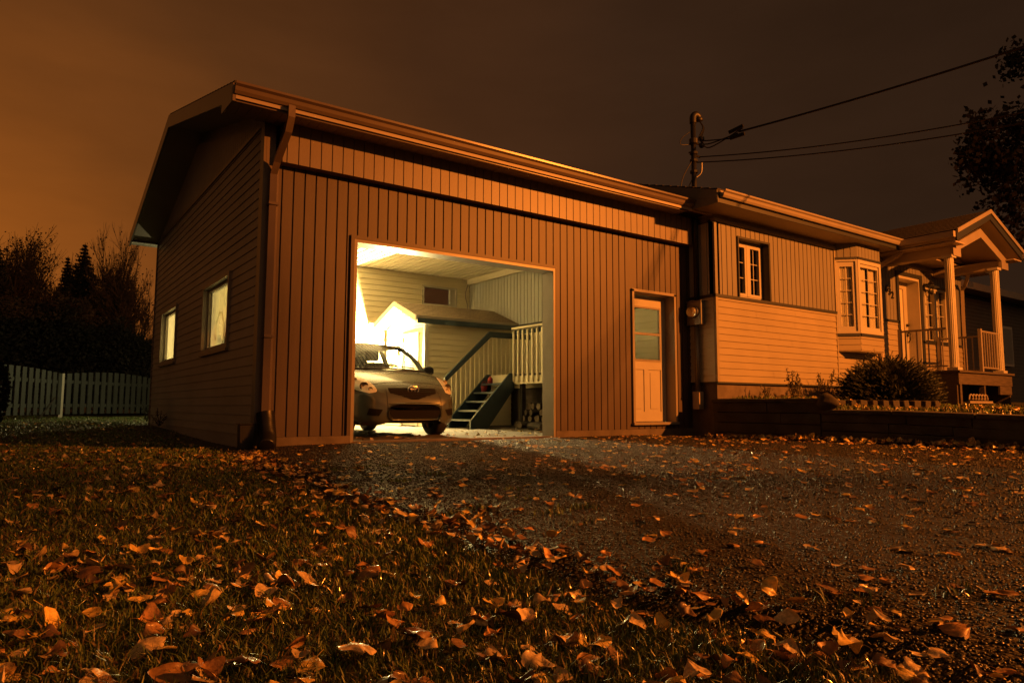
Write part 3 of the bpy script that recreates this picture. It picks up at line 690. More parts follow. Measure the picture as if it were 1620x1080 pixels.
rail((12.86, -.86, 0), (12.90, -1.73, 0), 1.27, 2.02, 4, 'railing')
rail((14.0, -1.92, 0), (14.95, -1.88, 0), 1.27, 2.02, 7, 'railing')
rail((15.18, -.62, 0), (15.14, -1.72, 0), 1.27, 2.02, 7, 'railing')
# unlit lantern by the door
g = MB(); c = FO(14.73, 3.16)
g.lathe([(.0, .0), (.05, .0), (.05, .02), (0, .02)], c, -Y, 12); g.tube(hermite([c, c + V((0, -.10, -.06)), c + V((0, -.16, .02)), c + V((0, -.16, .10))], 6), .009, 6)
g.tube(hermite([c + V((0, -.02, -.02)), c + V((0, -.05, -.16)), c + V((0, -.10, -.22)), c + V((0, -.06, -.27))], 6), .007, 6)
o = g.build('wall_lantern', 'black_metal', loc=c)
tag(o, 'black wrought iron wall lantern, unlit, between front door and window', 'lantern')
g = MB(); cc = c + V((0, -.16, .0))
for s in range(6):
    w0 = s * math.pi / 3; g.tube([cc + V((math.cos(w0) * .045, math.sin(w0) * .045, -.10)), cc + V((math.cos(w0) * .065, math.sin(w0) * .065, .10))], .005, 4)
g.lathe([(.0, .20), (.012, .18), (.03, .15), (.078, .10), (.07, .095)], cc, Z, 6); g.lathe([(.05, -.10), (.03, -.13), (.0, -.16)], cc, Z, 6); g.build('cage', 'black_metal', o)
g = MB(); g.lathe([(.042, -.095), (.060, .095)], cc, Z, 6); g.build('pane', 'window_glass', o)

# electric meter and conduit, service mast
E_ = thing('electric_meter', (7.2, -.2, 2.0), 'grey electric meter box with round glass dial on the bungalow side wall', 'electric meter')
g = MB(); g.box(7.16, 7.265, -.35, -.04, 1.83, 2.23); g.box(7.15, 7.27, -.36, -.03, 2.23, 2.245); g.build('box', 'grey_metal', E_, bevel=.006)
g = MB(); g.lathe([(.105, 0), (.105, .03), (.09, .035)], (7.16, -.2, 2.05), -X, 24); g.build('collar', 'grey_metal', E_, smooth=True)
g = MB(); g.lathe([(.088, .03), (.088, .09), (.07, .115), (0, .12)], (7.16, -.2, 2.05), -X, 24); g.build('dial', 'lamp_lens', E_, smooth=True)
g = MB(); g.lathe([(.08, .04), (0, .042)], (7.16, -.2, 2.05), -X, 24); g.build('dial_plate', 'chrome', E_)
g = MB(); g.tube([(7.22, -.2, 1.83), (7.22, -.2, .70)], .042, 12); g.build('conduit', 'grey_metal', E_, smooth=True)
g = MB(); g.box(7.16, 7.28, -.27, -.13, .40, .70); g.build('junction_box', 'soffit_white', E_, bevel=.006)
SM = thing('service_mast', (7.24, -.2, 2.25), 'black service mast with curled weatherhead rising through the bungalow roof', 'service mast')
g = MB(); g.tube([(7.24, -.2, 2.24), (7.24, -.2, 5.42)], .045, 12); g.build('pole', 'black_metal', SM, smooth=True)
g = MB(); g.tube(hermite([(7.24, -.2, 5.40), (7.25, -.2, 5.52), (7.31, -.21, 5.57), (7.37, -.22, 5.53), (7.38, -.22, 5.47)], 6), [.06] * 20 + [.07] * 5, 12); g.build('weatherhead', 'black_metal', SM, smooth=True)
g = MB(); g.lathe([(.05, -.05), (.075, -.03), (.075, .05), (.05, .06)], (7.24, -.2, 5.06), Z, 12); g.tube([(7.24, -.2, 5.05), (7.42, -.25, 5.03)], .018, 6); g.tube([(7.24, -.2, 4.83), (7.36, -.24, 4.80)], .02, 6)
for z in (4.72, 4.52, 4.86): g.lathe([(.046, -.02), (.07, -.02), (.07, .02), (.046, .02)], (7.24, -.2, z), Z, 10)
g.tube([(7.15, -.17, 4.86), (7.24, -.2, 4.86)], .014, 6); g.lathe([(.03, 0), (.05, .02), (.05, .06), (.03, .08)], (7.40, -.25, 5.10), Z, 10); g.lathe([(.03, 0), (.05, .02), (.05, .06), (.03, .08)], (7.40, -.25, 4.98), Z, 10)
g.build('bracket', 'black_metal', SM)
g = MB()
for k, dx in enumerate((.0, .05, .1)):
    g.tube(hermite([(7.37, -.22, 5.48), (7.44 + dx * .3, -.25, 5.35), (7.34 + dx, -.23, 5.12 + .02 * k), (7.45 + dx, -.3, 5.10 - .05 * k), (7.62, -.75 - .1 * k, 5.10 + .06 * (k - 1))], 6), .012, 5)
for a, b_ in (((7.6, -.70, 5.05), (7.66, -.95, 5.07)), ((7.6, -.68, 5.16), (7.67, -.92, 5.22))): g.tube([a, b_], .034, 8)
g.tube(hermite([(7.24, -.2, 5.28), (7.05, -.12, 5.12), (7.03, -.1, 5.0), (7.22, -.18, 5.02)], 6), .008, 5)
g.build('drip_loop', 'black_plastic', SM)
g = MB(); g.tube(hermite([(7.2, -.2, 4.72), (7.02, -.12, 4.35), (6.98, -.1, 3.9)], 8), .010, 5); g.tube(hermite([(7.24, -.2, 4.45), (7.12, -.15, 4.2), (7.0, -.1, 3.95)], 8), .012, 5); g.tube(hermite([(7.38, -.26, 4.70), (7.38, -.24, 4.52), (7.24, -.2, 4.40)], 6), .010, 5); g.build('lead_wire', 'black_plastic', SM)
def cable(p, mid, q, r, label, n=40):
    p, mid, q = V(p), V(mid), V(q); t = (mid - p).to_2d().length / (q - p).to_2d().length
    s = (p.z + (q.z - p.z) * t - mid.z) / (t * (1 - t)); g = MB()
    g.tube([p.lerp(q, k / n) - Z * s * (k / n) * (1 - k / n) for k in range(n + 1)], r, 6)
    tag(g.build('overhead_cable', 'black_plastic', loc=p, smooth=True), label, 'cable', 'cables strung to the service mast')
cable((7.62, -.86, 5.12), (8.78, -4.64, 5.39), (12.1, -14.4, 7.4), .017, 'thick power cable rising to the right, topmost of three')
cable((7.34, -.24, 4.80), (8.72, -4.46, 4.45), (12.1, -14.4, 6.4), .010, 'thin overhead cable, middle of the three on the service mast')
cable((7.30, -.22, 4.70), (8.60, -4.2, 4.30), (12.1, -14.4, 6.1), .010, 'thin overhead cable, lowest of the three on the service mast')

# ------------------------------------------------------------------ inside the garage: shed, deck with stair, lamp, firewood, car
S = thing('garden_shed', (5.95, 6.05, 0), 'cream garden shed with shingled gable roof standing inside the garage', 'shed')
sx0, sx1, sy0, sy1 = 4.86, 7.10, 5.12, 7.0
mb = MB(); mb.lap((sx0, sy0, .02), *FRONT, sx1 - sx0, 2.2, .125, .022, t=.05); mb.build('side_wall', 'cream_vinyl', S)
mb = MB(); DY0, DY1 = 5.45, 6.15
clad(mb, 'lap', (sx0, sy1, .02), *LEFT, sy1 - sy0, 2.2, [(sy1 - DY1, sy1 - DY0, -.1, 1.98)], t=.05, e=.125)
mb.lap((sx0, sy1 + .05, 2.22), *LEFT, 0.001, .01)
for k in range(5):
    z = 2.22 + .10 * k; hw = .94 * (1 - (k + .0) * .10 / .47)
    hw2 = max(.94 * (1 - (k + 1) * .10 / .47), .01)
    mb.prism([(sx0 - .012, 6.06 - hw, z), (sx0 - .012, 6.06 + hw, z), (sx0 - .002, 6.06 + hw2, z + .0999), (sx0 - .002, 6.06 - hw2, z + .0999)], (.05, 0, 0))
mb.build('gable_wall', 'cream_vinyl', S)
mb = MB(); mb.box(sx0 + .05, sx1, sy1 - .05, sy1, .02, 2.2); mb.box(sx1 - .05, sx1, sy0 + .05, sy1 - .05, .02, 2.2); split_build(mb, 'rear_wall', 'cream_vinyl', S)
mb = MB(); mb.box(sx0 - .03, sx0 + .05, sy0 - .03, sy0 + .0, .0, 2.2); mb.box(sx0 - .03, sx0, sy0, sy0 + .06, 0, 2.2); split_build(mb, 'corner_trim', 'white_paint', S)
mb = MB(); mb.frame((sx0, DY1 + .06, .02), *LEFT, DY1 - DY0 + .12, 2.03, .07, -.03, .03, bottom=False); mb.build('door_frame', 'white_paint', S)
mb = MB(); mb.bar((sx0, DY1, .03), *LEFT, 0, DY1 - DY0, 0, 1.95, -.04, .005); mb.frame((sx0, DY1 - .03, .1), *LEFT, DY1 - DY0 - .06, .8, .05, 0, .014); mb.frame((sx0, DY1 - .03, 1.0), *LEFT, DY1 - DY0 - .06, .85, .05, 0, .014); d = mb.build('door', 'white_paint', S)
mb = MB(); mb.lathe([(.0, .06), (.028, .05), (.03, .03), (.012, .02), (.012, 0)], (sx0 - .01, 5.55, .98), -X, 14); mb.build('handle', 'grey_metal', d, smooth=True)
ey0, ey1, rz, ez = 4.96, 7.12, 2.73, 2.31
mb = MB(); mw_ = MB(); md = MB()
for s, ey in ((-1, ey0), (1, ey1)):
    sl = (rz - ez) / abs(6.04 - ey)
    mb.prism([(4.57, 6.04, rz), (4.57, ey, ez), (4.57, ey, ez + .03), (4.57, 6.04, rz + .03)], (2.62, 0, 0))
    for i in range(9):
        t0, t1 = i / 9, (i + 1) / 9; a = (ey + (6.04 - ey) * t0, ez + (rz - ez) * t0 + .03); c = (ey + (6.04 - ey) * t1, ez + (rz - ez) * t1 + .03)
        mb.quad((4.57, a[0], a[1] + .012), (7.19, a[0], a[1] + .012), (7.19, c[0], c[1] + .002), (4.57, c[0], c[1] + .002)); mb.quad((4.57, a[0], a[1]), (7.19, a[0], a[1]), (7.19, a[0], a[1] + .012), (4.57, a[0], a[1] + .012))
    mw_.prism([(4.545, 6.04, rz - .09), (4.545, ey - s * .0, ez - .09), (4.545, ey, ez + .035), (4.545, 6.04, rz + .035)], (.022, 0, 0))
    md.prism([(4.57, 6.04, rz - .06), (4.57, ey + (-s) * .02, ez - .06), (4.57, ey + (-s) * .02, ez - .002), (4.57, 6.04, rz - .002)], (2.6, 0, 0))
mb.build('roof', 'shingle_tan', S); mw_.build('rake_board', 'white_paint', S); md.build('soffit', 'ceiling_white', S)
mb = MB(); mb.box(4.57, 7.19, ey0 - .018, ey0 + .0, ez - .02, ez + .035); mb.build('drip_edge', 'pale_trim', S)
mb = MB(); mb.box(4.58, 7.19, ey0 - .012, ey0 + .008, ez - .13, ez - .02); mb.build('fascia', 'teal_paint', S)

L_ = thing('wall_lamp', (4.84, 6.38, 1.7), 'small lit lamp on the shed gable wall behind the car roof', 'lamp')
mb = MB(); mb.box(4.80, 4.846, 6.33, 6.43, 1.64, 1.80); mb.tube([(4.80, 6.38, 1.80), (4.79, 6.38, 1.87), (4.79, 6.38, 1.85)], .012, 6); mb.build('bracket', 'grey_metal', L_)
bm_ = bpy.data.materials.new('bulb_glow'); bm_.use_nodes = True; M['bulb_glow'] = bm_
bb = bm_.node_tree.nodes['Principled BSDF']; bb.inputs['Emission Color'].default_value = (1, .72, .28, 1); bb.inputs['Emission Strength'].default_value = 40
mb = MB(); mb.lathe([(0, -.075), (.02, -.07), (.032, -.04), (.028, -.01), (.014, .02), (.014, .045), (0, .045)], (4.79, 6.38, 1.81), Z, 12); o = mb.build('bulb', 'bulb_glow', L_, smooth=True); o.visible_shadow = True
bpy.data.objects['garage_light'].location = (4.76, 6.40, 1.74)

# deck along the house wall with an open stair on its left
K = thing('wooden_deck', (6.7, 2.6, 0), 'raised wooden deck with dark stair and pale railing inside the garage', 'deck')
kx, kz = 6.12, 1.10; yn, yfar = 3.62, 4.52
mb = MB(); mb.box(kx, 7.26, .45, 4.58, kz - .04, kz); mb.build('floor', 'weathered_wood', K)
mb = MB(); mb.box(kx - .005, kx + .035, .45, yn, kz - .20, kz - .042); mb.box(kx - .005, kx + .03, yn, yfar, kz - .17, kz + .0); split_build(mb, 'rim_board', 'cream_vinyl', K)
mb = MB(); mb.box(6.2, 6.29, .6, .69, 0, kz - .04); mb.box(6.2, 6.29, 3.45, 3.54, 0, kz - .04); mb.box(7.1, 7.19, 3.45, 3.54, 0, kz - .04); mb.box(7.1, 7.19, .6, .69, 0, kz - .04); split_build(mb, 'post', 'bark', K)
def stringer(y):
    mb = MB(); x0 = 5.14
    mb.prism([(x0 + .02, y, .0), (x0 + .34, y, 0), (kx, y, kz - .30), (kx, y, kz + .02), (kx - .1, y, kz + .02), (x0 - .06, y, .16), (x0 - .06, y, 0)], (0, .045, 0)); mb.build('stringer', 'teal_paint', K)
stringer(yn); stringer(yfar - .045)
for i in range(5):
    z = .185 * (i + 1); x = 5.14 + .192 * i
    mb = MB(); mb.box(x - .04, x + .21, yn + .045, yfar - .045, z - .035, z); mb.build('tread', 'teal_paint', K)
hz0, hz1 = 1.02, 2.06
hx0, hx1 = 5.02, 6.16
def hz(x): return hz0 + (hz1 - hz0) * min(1, (x - hx0) / (hx1 - hx0))
mb = MB(); yh = yfar + .02
mb.prism([(hx0, yh, hz0 - .10), (hx1, yh, hz1 - .12), (7.22, yh, hz1 - .12), (7.22, yh, hz1), (hx1 - .03, yh, hz1), (hx0 - .0, yh, hz0 + .02)], (0, .06, 0)); mb.build('handrail', 'teal_paint', K)
bal = None
for i in range(17):
    x = 5.12 + .115 * i; zt = hz(x) - .06; zb = max(0.05, min(kz - .12, (x - 5.14) * 1.08 + .0)); zb = zb if x < kx else kz - .15
    mb = MB(); mb.box(x - .017, x + .017, yh + .062, yh + .096, zb, zt); mb.build('baluster', 'cream_vinyl', K)
mb = MB(); mb.box(kx - .06, kx + .07, .45, yn + .02, 2.015, 2.055); mb.build('top_rail', 'cream_vinyl', K)
mb = MB(); mb.box(kx + .0, kx + .045, .45, yn, 1.91, 2.0); mb.build('inner_rail', 'teal_paint', K)
proto = None
for i in range(24):
    y = yn - .02 - .16 * i
    if y < .5: break
    if proto is None:
        mb = MB(); mb.prism([(kx - .045, y - .019, .955), (kx - .008, y - .019, .92), (kx - .008, y - .019, 2.0), (kx - .02, y - .019, 2.0), (kx - .045, y - .019, 1.97)], (0, .038, 0)); proto = mb.build('picket', 'cream_vinyl', K)
    else: dup(proto, (0, -.16 * i, 0))
mb = MB(); mb.prism([(5.95, 3.78, 1.12), (6.07, 3.78, 1.12), (6.06, 3.78, 1.30), (5.97, 3.78, 1.30)], (0, .09, 0))
mb = MB(); cpos = (5.78, 4.08, .925 - .185 + .0)
mb.lathe([(0, 0), (.055, 0), (.075, .12), (.078, .125), (.07, .125), (.05, .01), (0, .01)], (5.80, 4.25, .741), Z, 18); mb.tube(hermite([(5.73, 4.25, .85), (5.76, 4.25, .95), (5.84, 4.25, .95), (5.875, 4.25, .85)], 6), .004, 5)
tag(mb.build('red_pail', 'red_paint', loc=(5.80, 4.25, .741), smooth=True), 'small red pail standing on the garage stair', 'pail')
mb = MB(); mb.lathe([(0, 0), (.05, 0), (.055, .02), (.055, .10), (.03, .13), (.015, .14), (.015, .16), (0, .16)], (5.98, 4.30, .926), Z, 16)
tag(mb.build('red_bottle', 'red_paint', loc=(5.98, 4.30, .926), smooth=True), 'red plastic bottle on the top stair tread by the railing', 'bottle')

# firewood under the deck
def log(x, y, z, r, l, ang, label):
    t = thing('firewood_log', (x, y, z), label, 'firewood log', 'split logs stacked under the deck')
    u = V((math.cos(ang), math.sin(ang), 0)); mb = MB(); n = 14
    prof = []
    c = V((x, y, z))
    pts = [c - u * l / 2, c - u * l / 2 + u * .01, c + u * l / 2 - u * .01, c + u * l / 2]
    mb.tube(pts, [r * .97, r, r, r * .97], n, False)
    for i, vv in enumerate(mb.v):
        k = i % n; f = 1 + .07 * math.sin(k * 2.4 + x * 40) + .04 * math.sin(k * 5.1 + y * 30); p = V(vv); q = c + u * (p - c).dot(u); mb.v[i] = tuple(q + (p - q) * f)
    mb.build('bark', 'log_bark', t, smooth=True)
    for s in (-1, 1):
        e_ = MB(); b0 = mb.v[:n] if s < 0 else mb.v[-n:]
        e_.v = [tuple(V(p) - u * s * .004) for p in b0]; e_.f.append(tuple(range(n)) if s > 0 else tuple(range(n))[::-1]); e_.build('cut_end', 'log_end', t)
random.seed(3)
LAB = ['round firewood log with pale cut end, lowest row under the deck', 'firewood log in the second row of the pile under the deck', 'firewood log in the third row of the pile under the deck', 'firewood log on the topmost row of the pile under the deck']
for row in range(4):
    for i in range(11):
        r = .058 + .018 * random.random(); y = 3.35 - .155 * i + (.07 if row % 2 else 0) + .02 * random.random()
        x = 6.02 + (.10 if row else -.08) + .14 * random.random() + .06 * row
        if row == 0 and i > 7: continue
        log(x + .2, y, .07 + .125 * row, r, .42, random.uniform(-.15, .15) + (0 if row == 0 else 0), LAB[row])
log(5.86, 2.55, .07, .06, .5, 1.45, 'single firewood log lying across the gravel in front of the pile')
# shelf with things right behind the near side window
mb = MB(); mb.box(.17, .42, 1.35, 2.95, 1.17, 1.195); tag(mb.build('window_shelf', 'log_end', loc=(.3, 2.1, 1.17)), 'narrow wooden shelf behind the near garage side window', 'shelf')
mb = MB(); mb.lathe([(0, 0), (.10, 0), (.11, .03), (.11, .22), (.05, .30), (.03, .33), (.03, .37), (0, .37)], (.31, 2.05, 1.195), Z, 18); tag(mb.build('jug', 'white_paint', loc=(.31, 2.05, 1.195), smooth=True), 'white plastic jug on the shelf behind the near side window', 'jug')
mb = MB(); mb.box(.2, .40, 1.5, 1.78, 1.196, 1.45); tag(mb.build('carton', 'log_end', loc=(.3, 1.64, 1.196)), 'brown carton on the shelf behind the near side window', 'carton')
mb = MB(); mb.tube([(.24, 2.42 + .24 * math.cos(k * math.pi / 14), 1.47 + .27 * math.sin(k * math.pi / 14)) for k in range(29)], .022, 8); tag(mb.build('hoop', 'black_plastic', loc=(.24, 2.42, 1.2), smooth=True), 'dark hoop standing on the shelf behind the near side window', 'hoop')
# things seen through the side window: hose on the back wall, tall cupboard, leaning boards
mb = MB()
for k in range(4):
    mb.tube([(1.0 + (.27 + .018 * k) * math.cos(w0 * math.pi / 12), 7.24 - .02 * k, 1.52 + (.33 + .018 * k) * math.sin(w0 * math.pi / 12)) for w0 in range(25)], .014, 8)
tag(mb.build('hose_coil', 'grey_metal', loc=(1.0, 7.24, 1.2), smooth=True), 'coiled garden hose hanging on the garage back wall, behind the near side window', 'hose')
mb = MB(); mb.box(1.38, 2.1, 6.9, 7.27, .02, 1.35); o = mb.build('cupboard', 'white_paint', loc=(1.7, 7.1, 0), bevel=.01); tag(o, 'white low cupboard against the garage back wall', 'cupboard')
for k in range(2): mb = MB(); mb.box(1.40 + .36 * k, 1.72 + .36 * k, 6.88, 6.898, .08, 1.30); mb.build('door', 'white_paint', o)
mb = MB(); mb.prism([(1.15, 6.6, .01), (1.55, 6.6, .01), (1.6, 6.6, .5), (1.5, 6.6, 1.15), (1.3, 6.6, 1.25), (1.12, 6.6, .7)], (0, .3, 0)); tag(mb.build('sack', 'curtain', loc=(1.35, 6.7, 0), bevel=.06), 'pale full sack standing before the cupboard in the garage', 'sack')
for k in range(5):
    mb = MB(); x = .24 + .09 * k; mb.prism([(x, 7.02, .01), (x + .075, 7.02, .01), (x + .075, 7.04, .01), (x, 7.04, .01)], (0, .22, 2.5 + .08 * (k % 3)))
    tag(mb.build('leaning_board', 'log_end', loc=(x, 7.1, 0)), 'narrow bare board leaning on the garage back wall, seen through the far side window', 'board', 'boards leaning on the garage back wall')

# ------------------------------------------------------------------ the car (front towards the viewer)
CX, CY = 2.33, .66
car = thing('parked_car', (CX, CY + 1.9, 0), 'silver grey hatchback parked nose out inside the open garage', 'car')
# y (from nose), bottom, centre top, half width, shoulder z, shoulder half width
ST = [(0.0, .25, .47, .40, .44, .30), (.03, .205, .555, .52, .52, .38), (.08, .18, .645, .605, .60, .45), (.16, .175, .722, .685, .665, .53), (.28, .175, .790, .750, .722, .60), (.45, .18, .855, .802, .785, .665),
      (.65, .19, .912, .833, .84, .71), (.85, .20, .960, .842, .89, .74), (1.02, .20, .995, .845, .93, .755), (1.3, .20, 1.02, .846, .955, .765), (1.9, .20, 1.03, .848, .97, .77), (2.6, .20, 1.03, .847, .98, .765),
      (3.1, .20, 1.03, .84, .99, .75), (3.4, .21, 1.04, .825, 1.0, .73), (3.6, .25, 1.04, .77, .98, .68), (3.72, .32, 1.0, .66, .90, .58), (3.76, .40, .90, .50, .80, .42)]
def interp(t, k):
    ys_ = [a[0] for a in ST]
    for i in range(len(ST) - 1):
        if t <= ys_[i + 1] or i == len(ST) - 2:
            u = (t - ys_[i]) / (ys_[i + 1] - ys_[i]); p0 = ST[max(i - 1, 0)][k]; p1 = ST[i][k]; p2 = ST[i + 1][k]; p3 = ST[min(i + 2, len(ST) - 1)][k]
            d1 = (p2 - p0) / max(ys_[i + 1] - ys_[max(i - 1, 0)], 1e-4) * (ys_[i + 1] - ys_[i]); d2 = (p3 - p1) / max(ys_[min(i + 2, len(ST) - 1)] - ys_[i], 1e-4) * (ys_[i + 1] - ys_[i])
            u2, u3 = u * u, u * u * u
            return p1 * (2 * u3 - 3 * u2 + 1) + d1 * (u3 - 2 * u2 + u) + p2 * (-2 * u3 + 3 * u2) + d2 * (u3 - u2)
def sect(t):
    zb, zt, wm, zs, wsn = (interp(t, k) for k in range(1, 6))
    zm = zb + (zs - zb) * .52
    return [(wm * .86, zb), (wm * .965, zb + (zm - zb) * .22), (wm * .995, zb + (zm - zb) * .6), (wm, zm), (wm * .985, zm + (zs - zm) * .45), (wm * .955, zm + (zs - zm) * .8), (wsn + (wm * .955 - wsn) * .45, zs), (wsn, zs + (zt - zs) * .40), (wsn * .72, zs + (zt - zs) * .76), (wsn * .38, zs + (zt - zs) * .95), (0, zt)]
def smooth_sect(t, n=36):
    c = [V((a, b, 0)) for a, b in sect(t)]; h = hermite(c, 4)
    return [(p.x, p.y) for p in h]
ts = [0, .01, .03, .05, .08, .12, .16, .2, .25, .3, .36, .42] + [.42 + .04 * k for k in range(1, 16)] + [1.02 + .1 * k for k in range(1, 25)] + [3.46, 3.52, 3.58, 3.64, 3.68, 3.72, 3.745, 3.76]
rows = []
for t in ts:
    h = smooth_sect(t); rows.append([(CX - x, CY + t, z) for x, z in h] + [(CX + x, CY + t, z) for x, z in reversed(h[:-1])])
mb = MB(); mb.grid(rows); nr = len(rows[0])
keep = []
WC = [(.79, .30), (3.25, .30)]
for f in mb.f:
    c = sum((V(mb.v[i]) for i in f), V()) / 4; t = c.y - CY
    if any((t - w0[0]) ** 2 + (c.z - w0[1]) ** 2 < .335 ** 2 for w0 in WC) and abs(c.x - CX) > .6 and c.z < .7: continue
    if 1.06 < t < 3.5 and abs(c.x - CX) < .70 and c.z > .9: continue
    keep.append(f)
mb.f = keep
mb.f.append(tuple(range(nr)))
body = mb.build('body', 'car_paint', car, smooth=True)
bv = BVHTree.FromPolygons([V(p) for p in mb.v], mb.f)
def hit(x, z, off=.004):
    h = bv.ray_cast(V((CX + x, CY - 2, z)), Y)
    if h[0] is None: return None
    n = h[1]; n = n if n.y < 0 else -n
    return h[0] + n * off
def patch(poly, name, m, off=.005, n=26, parent=None, thick=0):
    """a panel that follows the nose: polygon in (x, z) laid on the body"""
    mbp = MB(); k = len(poly); cx = sum(p[0] for p in poly) / k; cz = sum(p[1] for p in poly) / k
    P_ = [V((a, b, 0)) for a, b in poly]; out = hermite(P_ + [P_[0]], 4)[:-1] if thick == 0 else [p for i in range(k) for p in [P_[i].lerp(P_[(i + 1) % k], j / 6) for j in range(6)]]
    rings = []
    for r in range(0, 9):
        ring = []
        for p in out:
            q = hit(cx + (p.x - cx) * r / 8, cz + (p.y - cz) * r / 8, off)
            ring.append(q if q else V((CX + p.x, CY + .6, p.y)))
        rings.append(ring + [ring[0]])
    mbp.grid(rings); return mbp.build(name, m, parent or car, smooth=True)
mir = lambda p: [(-a, b) for a, b in p][::-1]
gr = patch([(-.37, .685), (0, .692), (.37, .685), (.355, .615), (.20, .58), (.05, .528), (-.05, .528), (-.20, .58), (-.355, .615)], 'grille', 'intake_black', .004, thick=1)
for k in range(5):
    z = .56 + .025 * k; wd = .12 + .23 * min(1, (z - .545) / .07); pts = [hit(-wd + 2 * wd * i / 24, z, .008) for i in range(25)]
    mbq = MB(); mbq.tube([p for p in pts if p], .003, 4); mbq.build('slat', 'rubber', gr)
patch([(-.38, .385), (.38, .385), (.39, .34), (.34, .275), (-.34, .275), (-.39, .34)], 'lower_intake', 'intake_black', .004, thick=1)
for s in (1, -1):
    pf = [(.48, .39), (.64, .41), (.66, .32), (.53, .305)]; patch(pf if s > 0 else mir(pf), 'fog_recess', 'intake_black', .004, thick=1)
    hp = [(.535, .635), (.535, .70), (.56, .765), (.605, .825), (.665, .868), (.72, .875), (.765, .83), (.775, .74), (.74, .655), (.63, .612)]
    hp = hp if s > 0 else mir(hp)
    hl = patch(hp, 'headlight', 'headlight_bowl', .002)
    for (x, z, r) in ((.655, .705, .062), (.715, .785, .045), (.60, .668, .030)):
        c = hit(s * x, z, .006)
        if c: q = MB(); q.lathe([(r, .0), (r * .92, .012), (r * .55, -.006), (.2 * r, -.012), (0, -.004)], c, V((s * .25, -1, .15)), 20); q.build('reflector', 'black_plastic' if r > .06 else 'grey_metal', hl, smooth=True)
    patch(hp, 'lens', 'lamp_lens', .016, parent=hl)
# crease lines of the bumper centre, bonnet shut line
for s in (-1, 1):
    q = MB(); q.tube([p for p in (hit(s * (.395 + .02 * math.sin(i / 14 * 3.14)), .28 + .40 * i / 14, .001) for i in range(15)) if p], .004, 5); q.build('bumper_seam', 'black_plastic', car)
q = MB(); pts = [hit(-.60 + 1.2 * i / 40, .772 - .05 * abs(-1 + i / 20) ** 3, .001) for i in range(41)]; q.tube([p for p in pts if p], .0035, 5); q.build('bonnet_seam', 'black_plastic', car)
q = MB(); pts = [hit(-.40 + .8 * i / 30, .47, .004) for i in range(31)]; q.tube([p for p in pts if p], .005, 6); q.build('bumper_crease', 'car_paint', car, smooth=True)
# badge: three crossed ovals
bc = hit(0, .655, .012); q = MB()
def oval(a, b, cz, r): q.tube([bc + V((a * math.cos(i * math.pi / 16), -.004, cz + b * math.sin(i * math.pi / 16) )) for i in range(33)], r, 6, False)
oval(.082, .056, 0, .0085); oval(.026, .050, -.002, .0075); oval(.056, .020, .028, .0075); q.build('badge', 'chrome', car, smooth=True)
# greenhouse
def zr(t):
    return 1.475 - .075 * ((t - 2.25) / .75) ** 2 if t < 2.25 else 1.475 - .075 * ((t - 2.25) / 1.2) ** 2
def roofp(a, t):
    hw = .585 - .02 * abs(t - 2.3); return V((CX + a * hw, CY + t, zr(t) - .055 * abs(a) ** 2.5))
q = MB(); q.grid([[roofp(-1 + 2 * i / 16, 1.62 + 1.85 * j / 24) for i in range(17)] for j in range(25)]); q.build('roof', 'car_paint', car, smooth=True)
q = MB(); q.grid([[roofp(-1 + 2 * i / 16, 1.62 + 1.85 * j / 12) - Z * .03 for i in range(17)] for j in range(13)]); q.build('headliner', 'seat_cloth', car, smooth=True)
def wsbase(a): return V((CX + a * .73, CY + .99 + .16 * abs(a) ** 2.2, 1.0 - .03 * a * a))
q = MB(); rr_ = []
for j in range(13):
    w0 = j / 12; row = []
    for i in range(25):
        a = -1 + 2 * i / 24; p = wsbase(a).lerp(roofp(a, 1.63 + .10 * abs(a) ** 2), w0); bulge = math.sin(w0 * math.pi) * .035; row.append(p + V((0, -bulge * .6, bulge)))
    rr_.append(row)
q.grid(rr_); q.build('windshield', 'car_glass', car, smooth=True)
q = MB(); q.tube([wsbase(-1 + 2 * i / 24) + V((0, -.03, .004)) for i in range(25)], .028, 8, True, .5); q.build('cowl', 'black_plastic', car, smooth=True)
q = MB()
for x0 in (-.45, .12): q.tube([wsbase(x0) + V((0, -.01, .03)), wsbase(x0 + .25) + V((0, .0, .045)), wsbase(x0 + .62) + V((0, .02, .04))], .009, 5)
q.build('wiper', 'black_plastic', car)
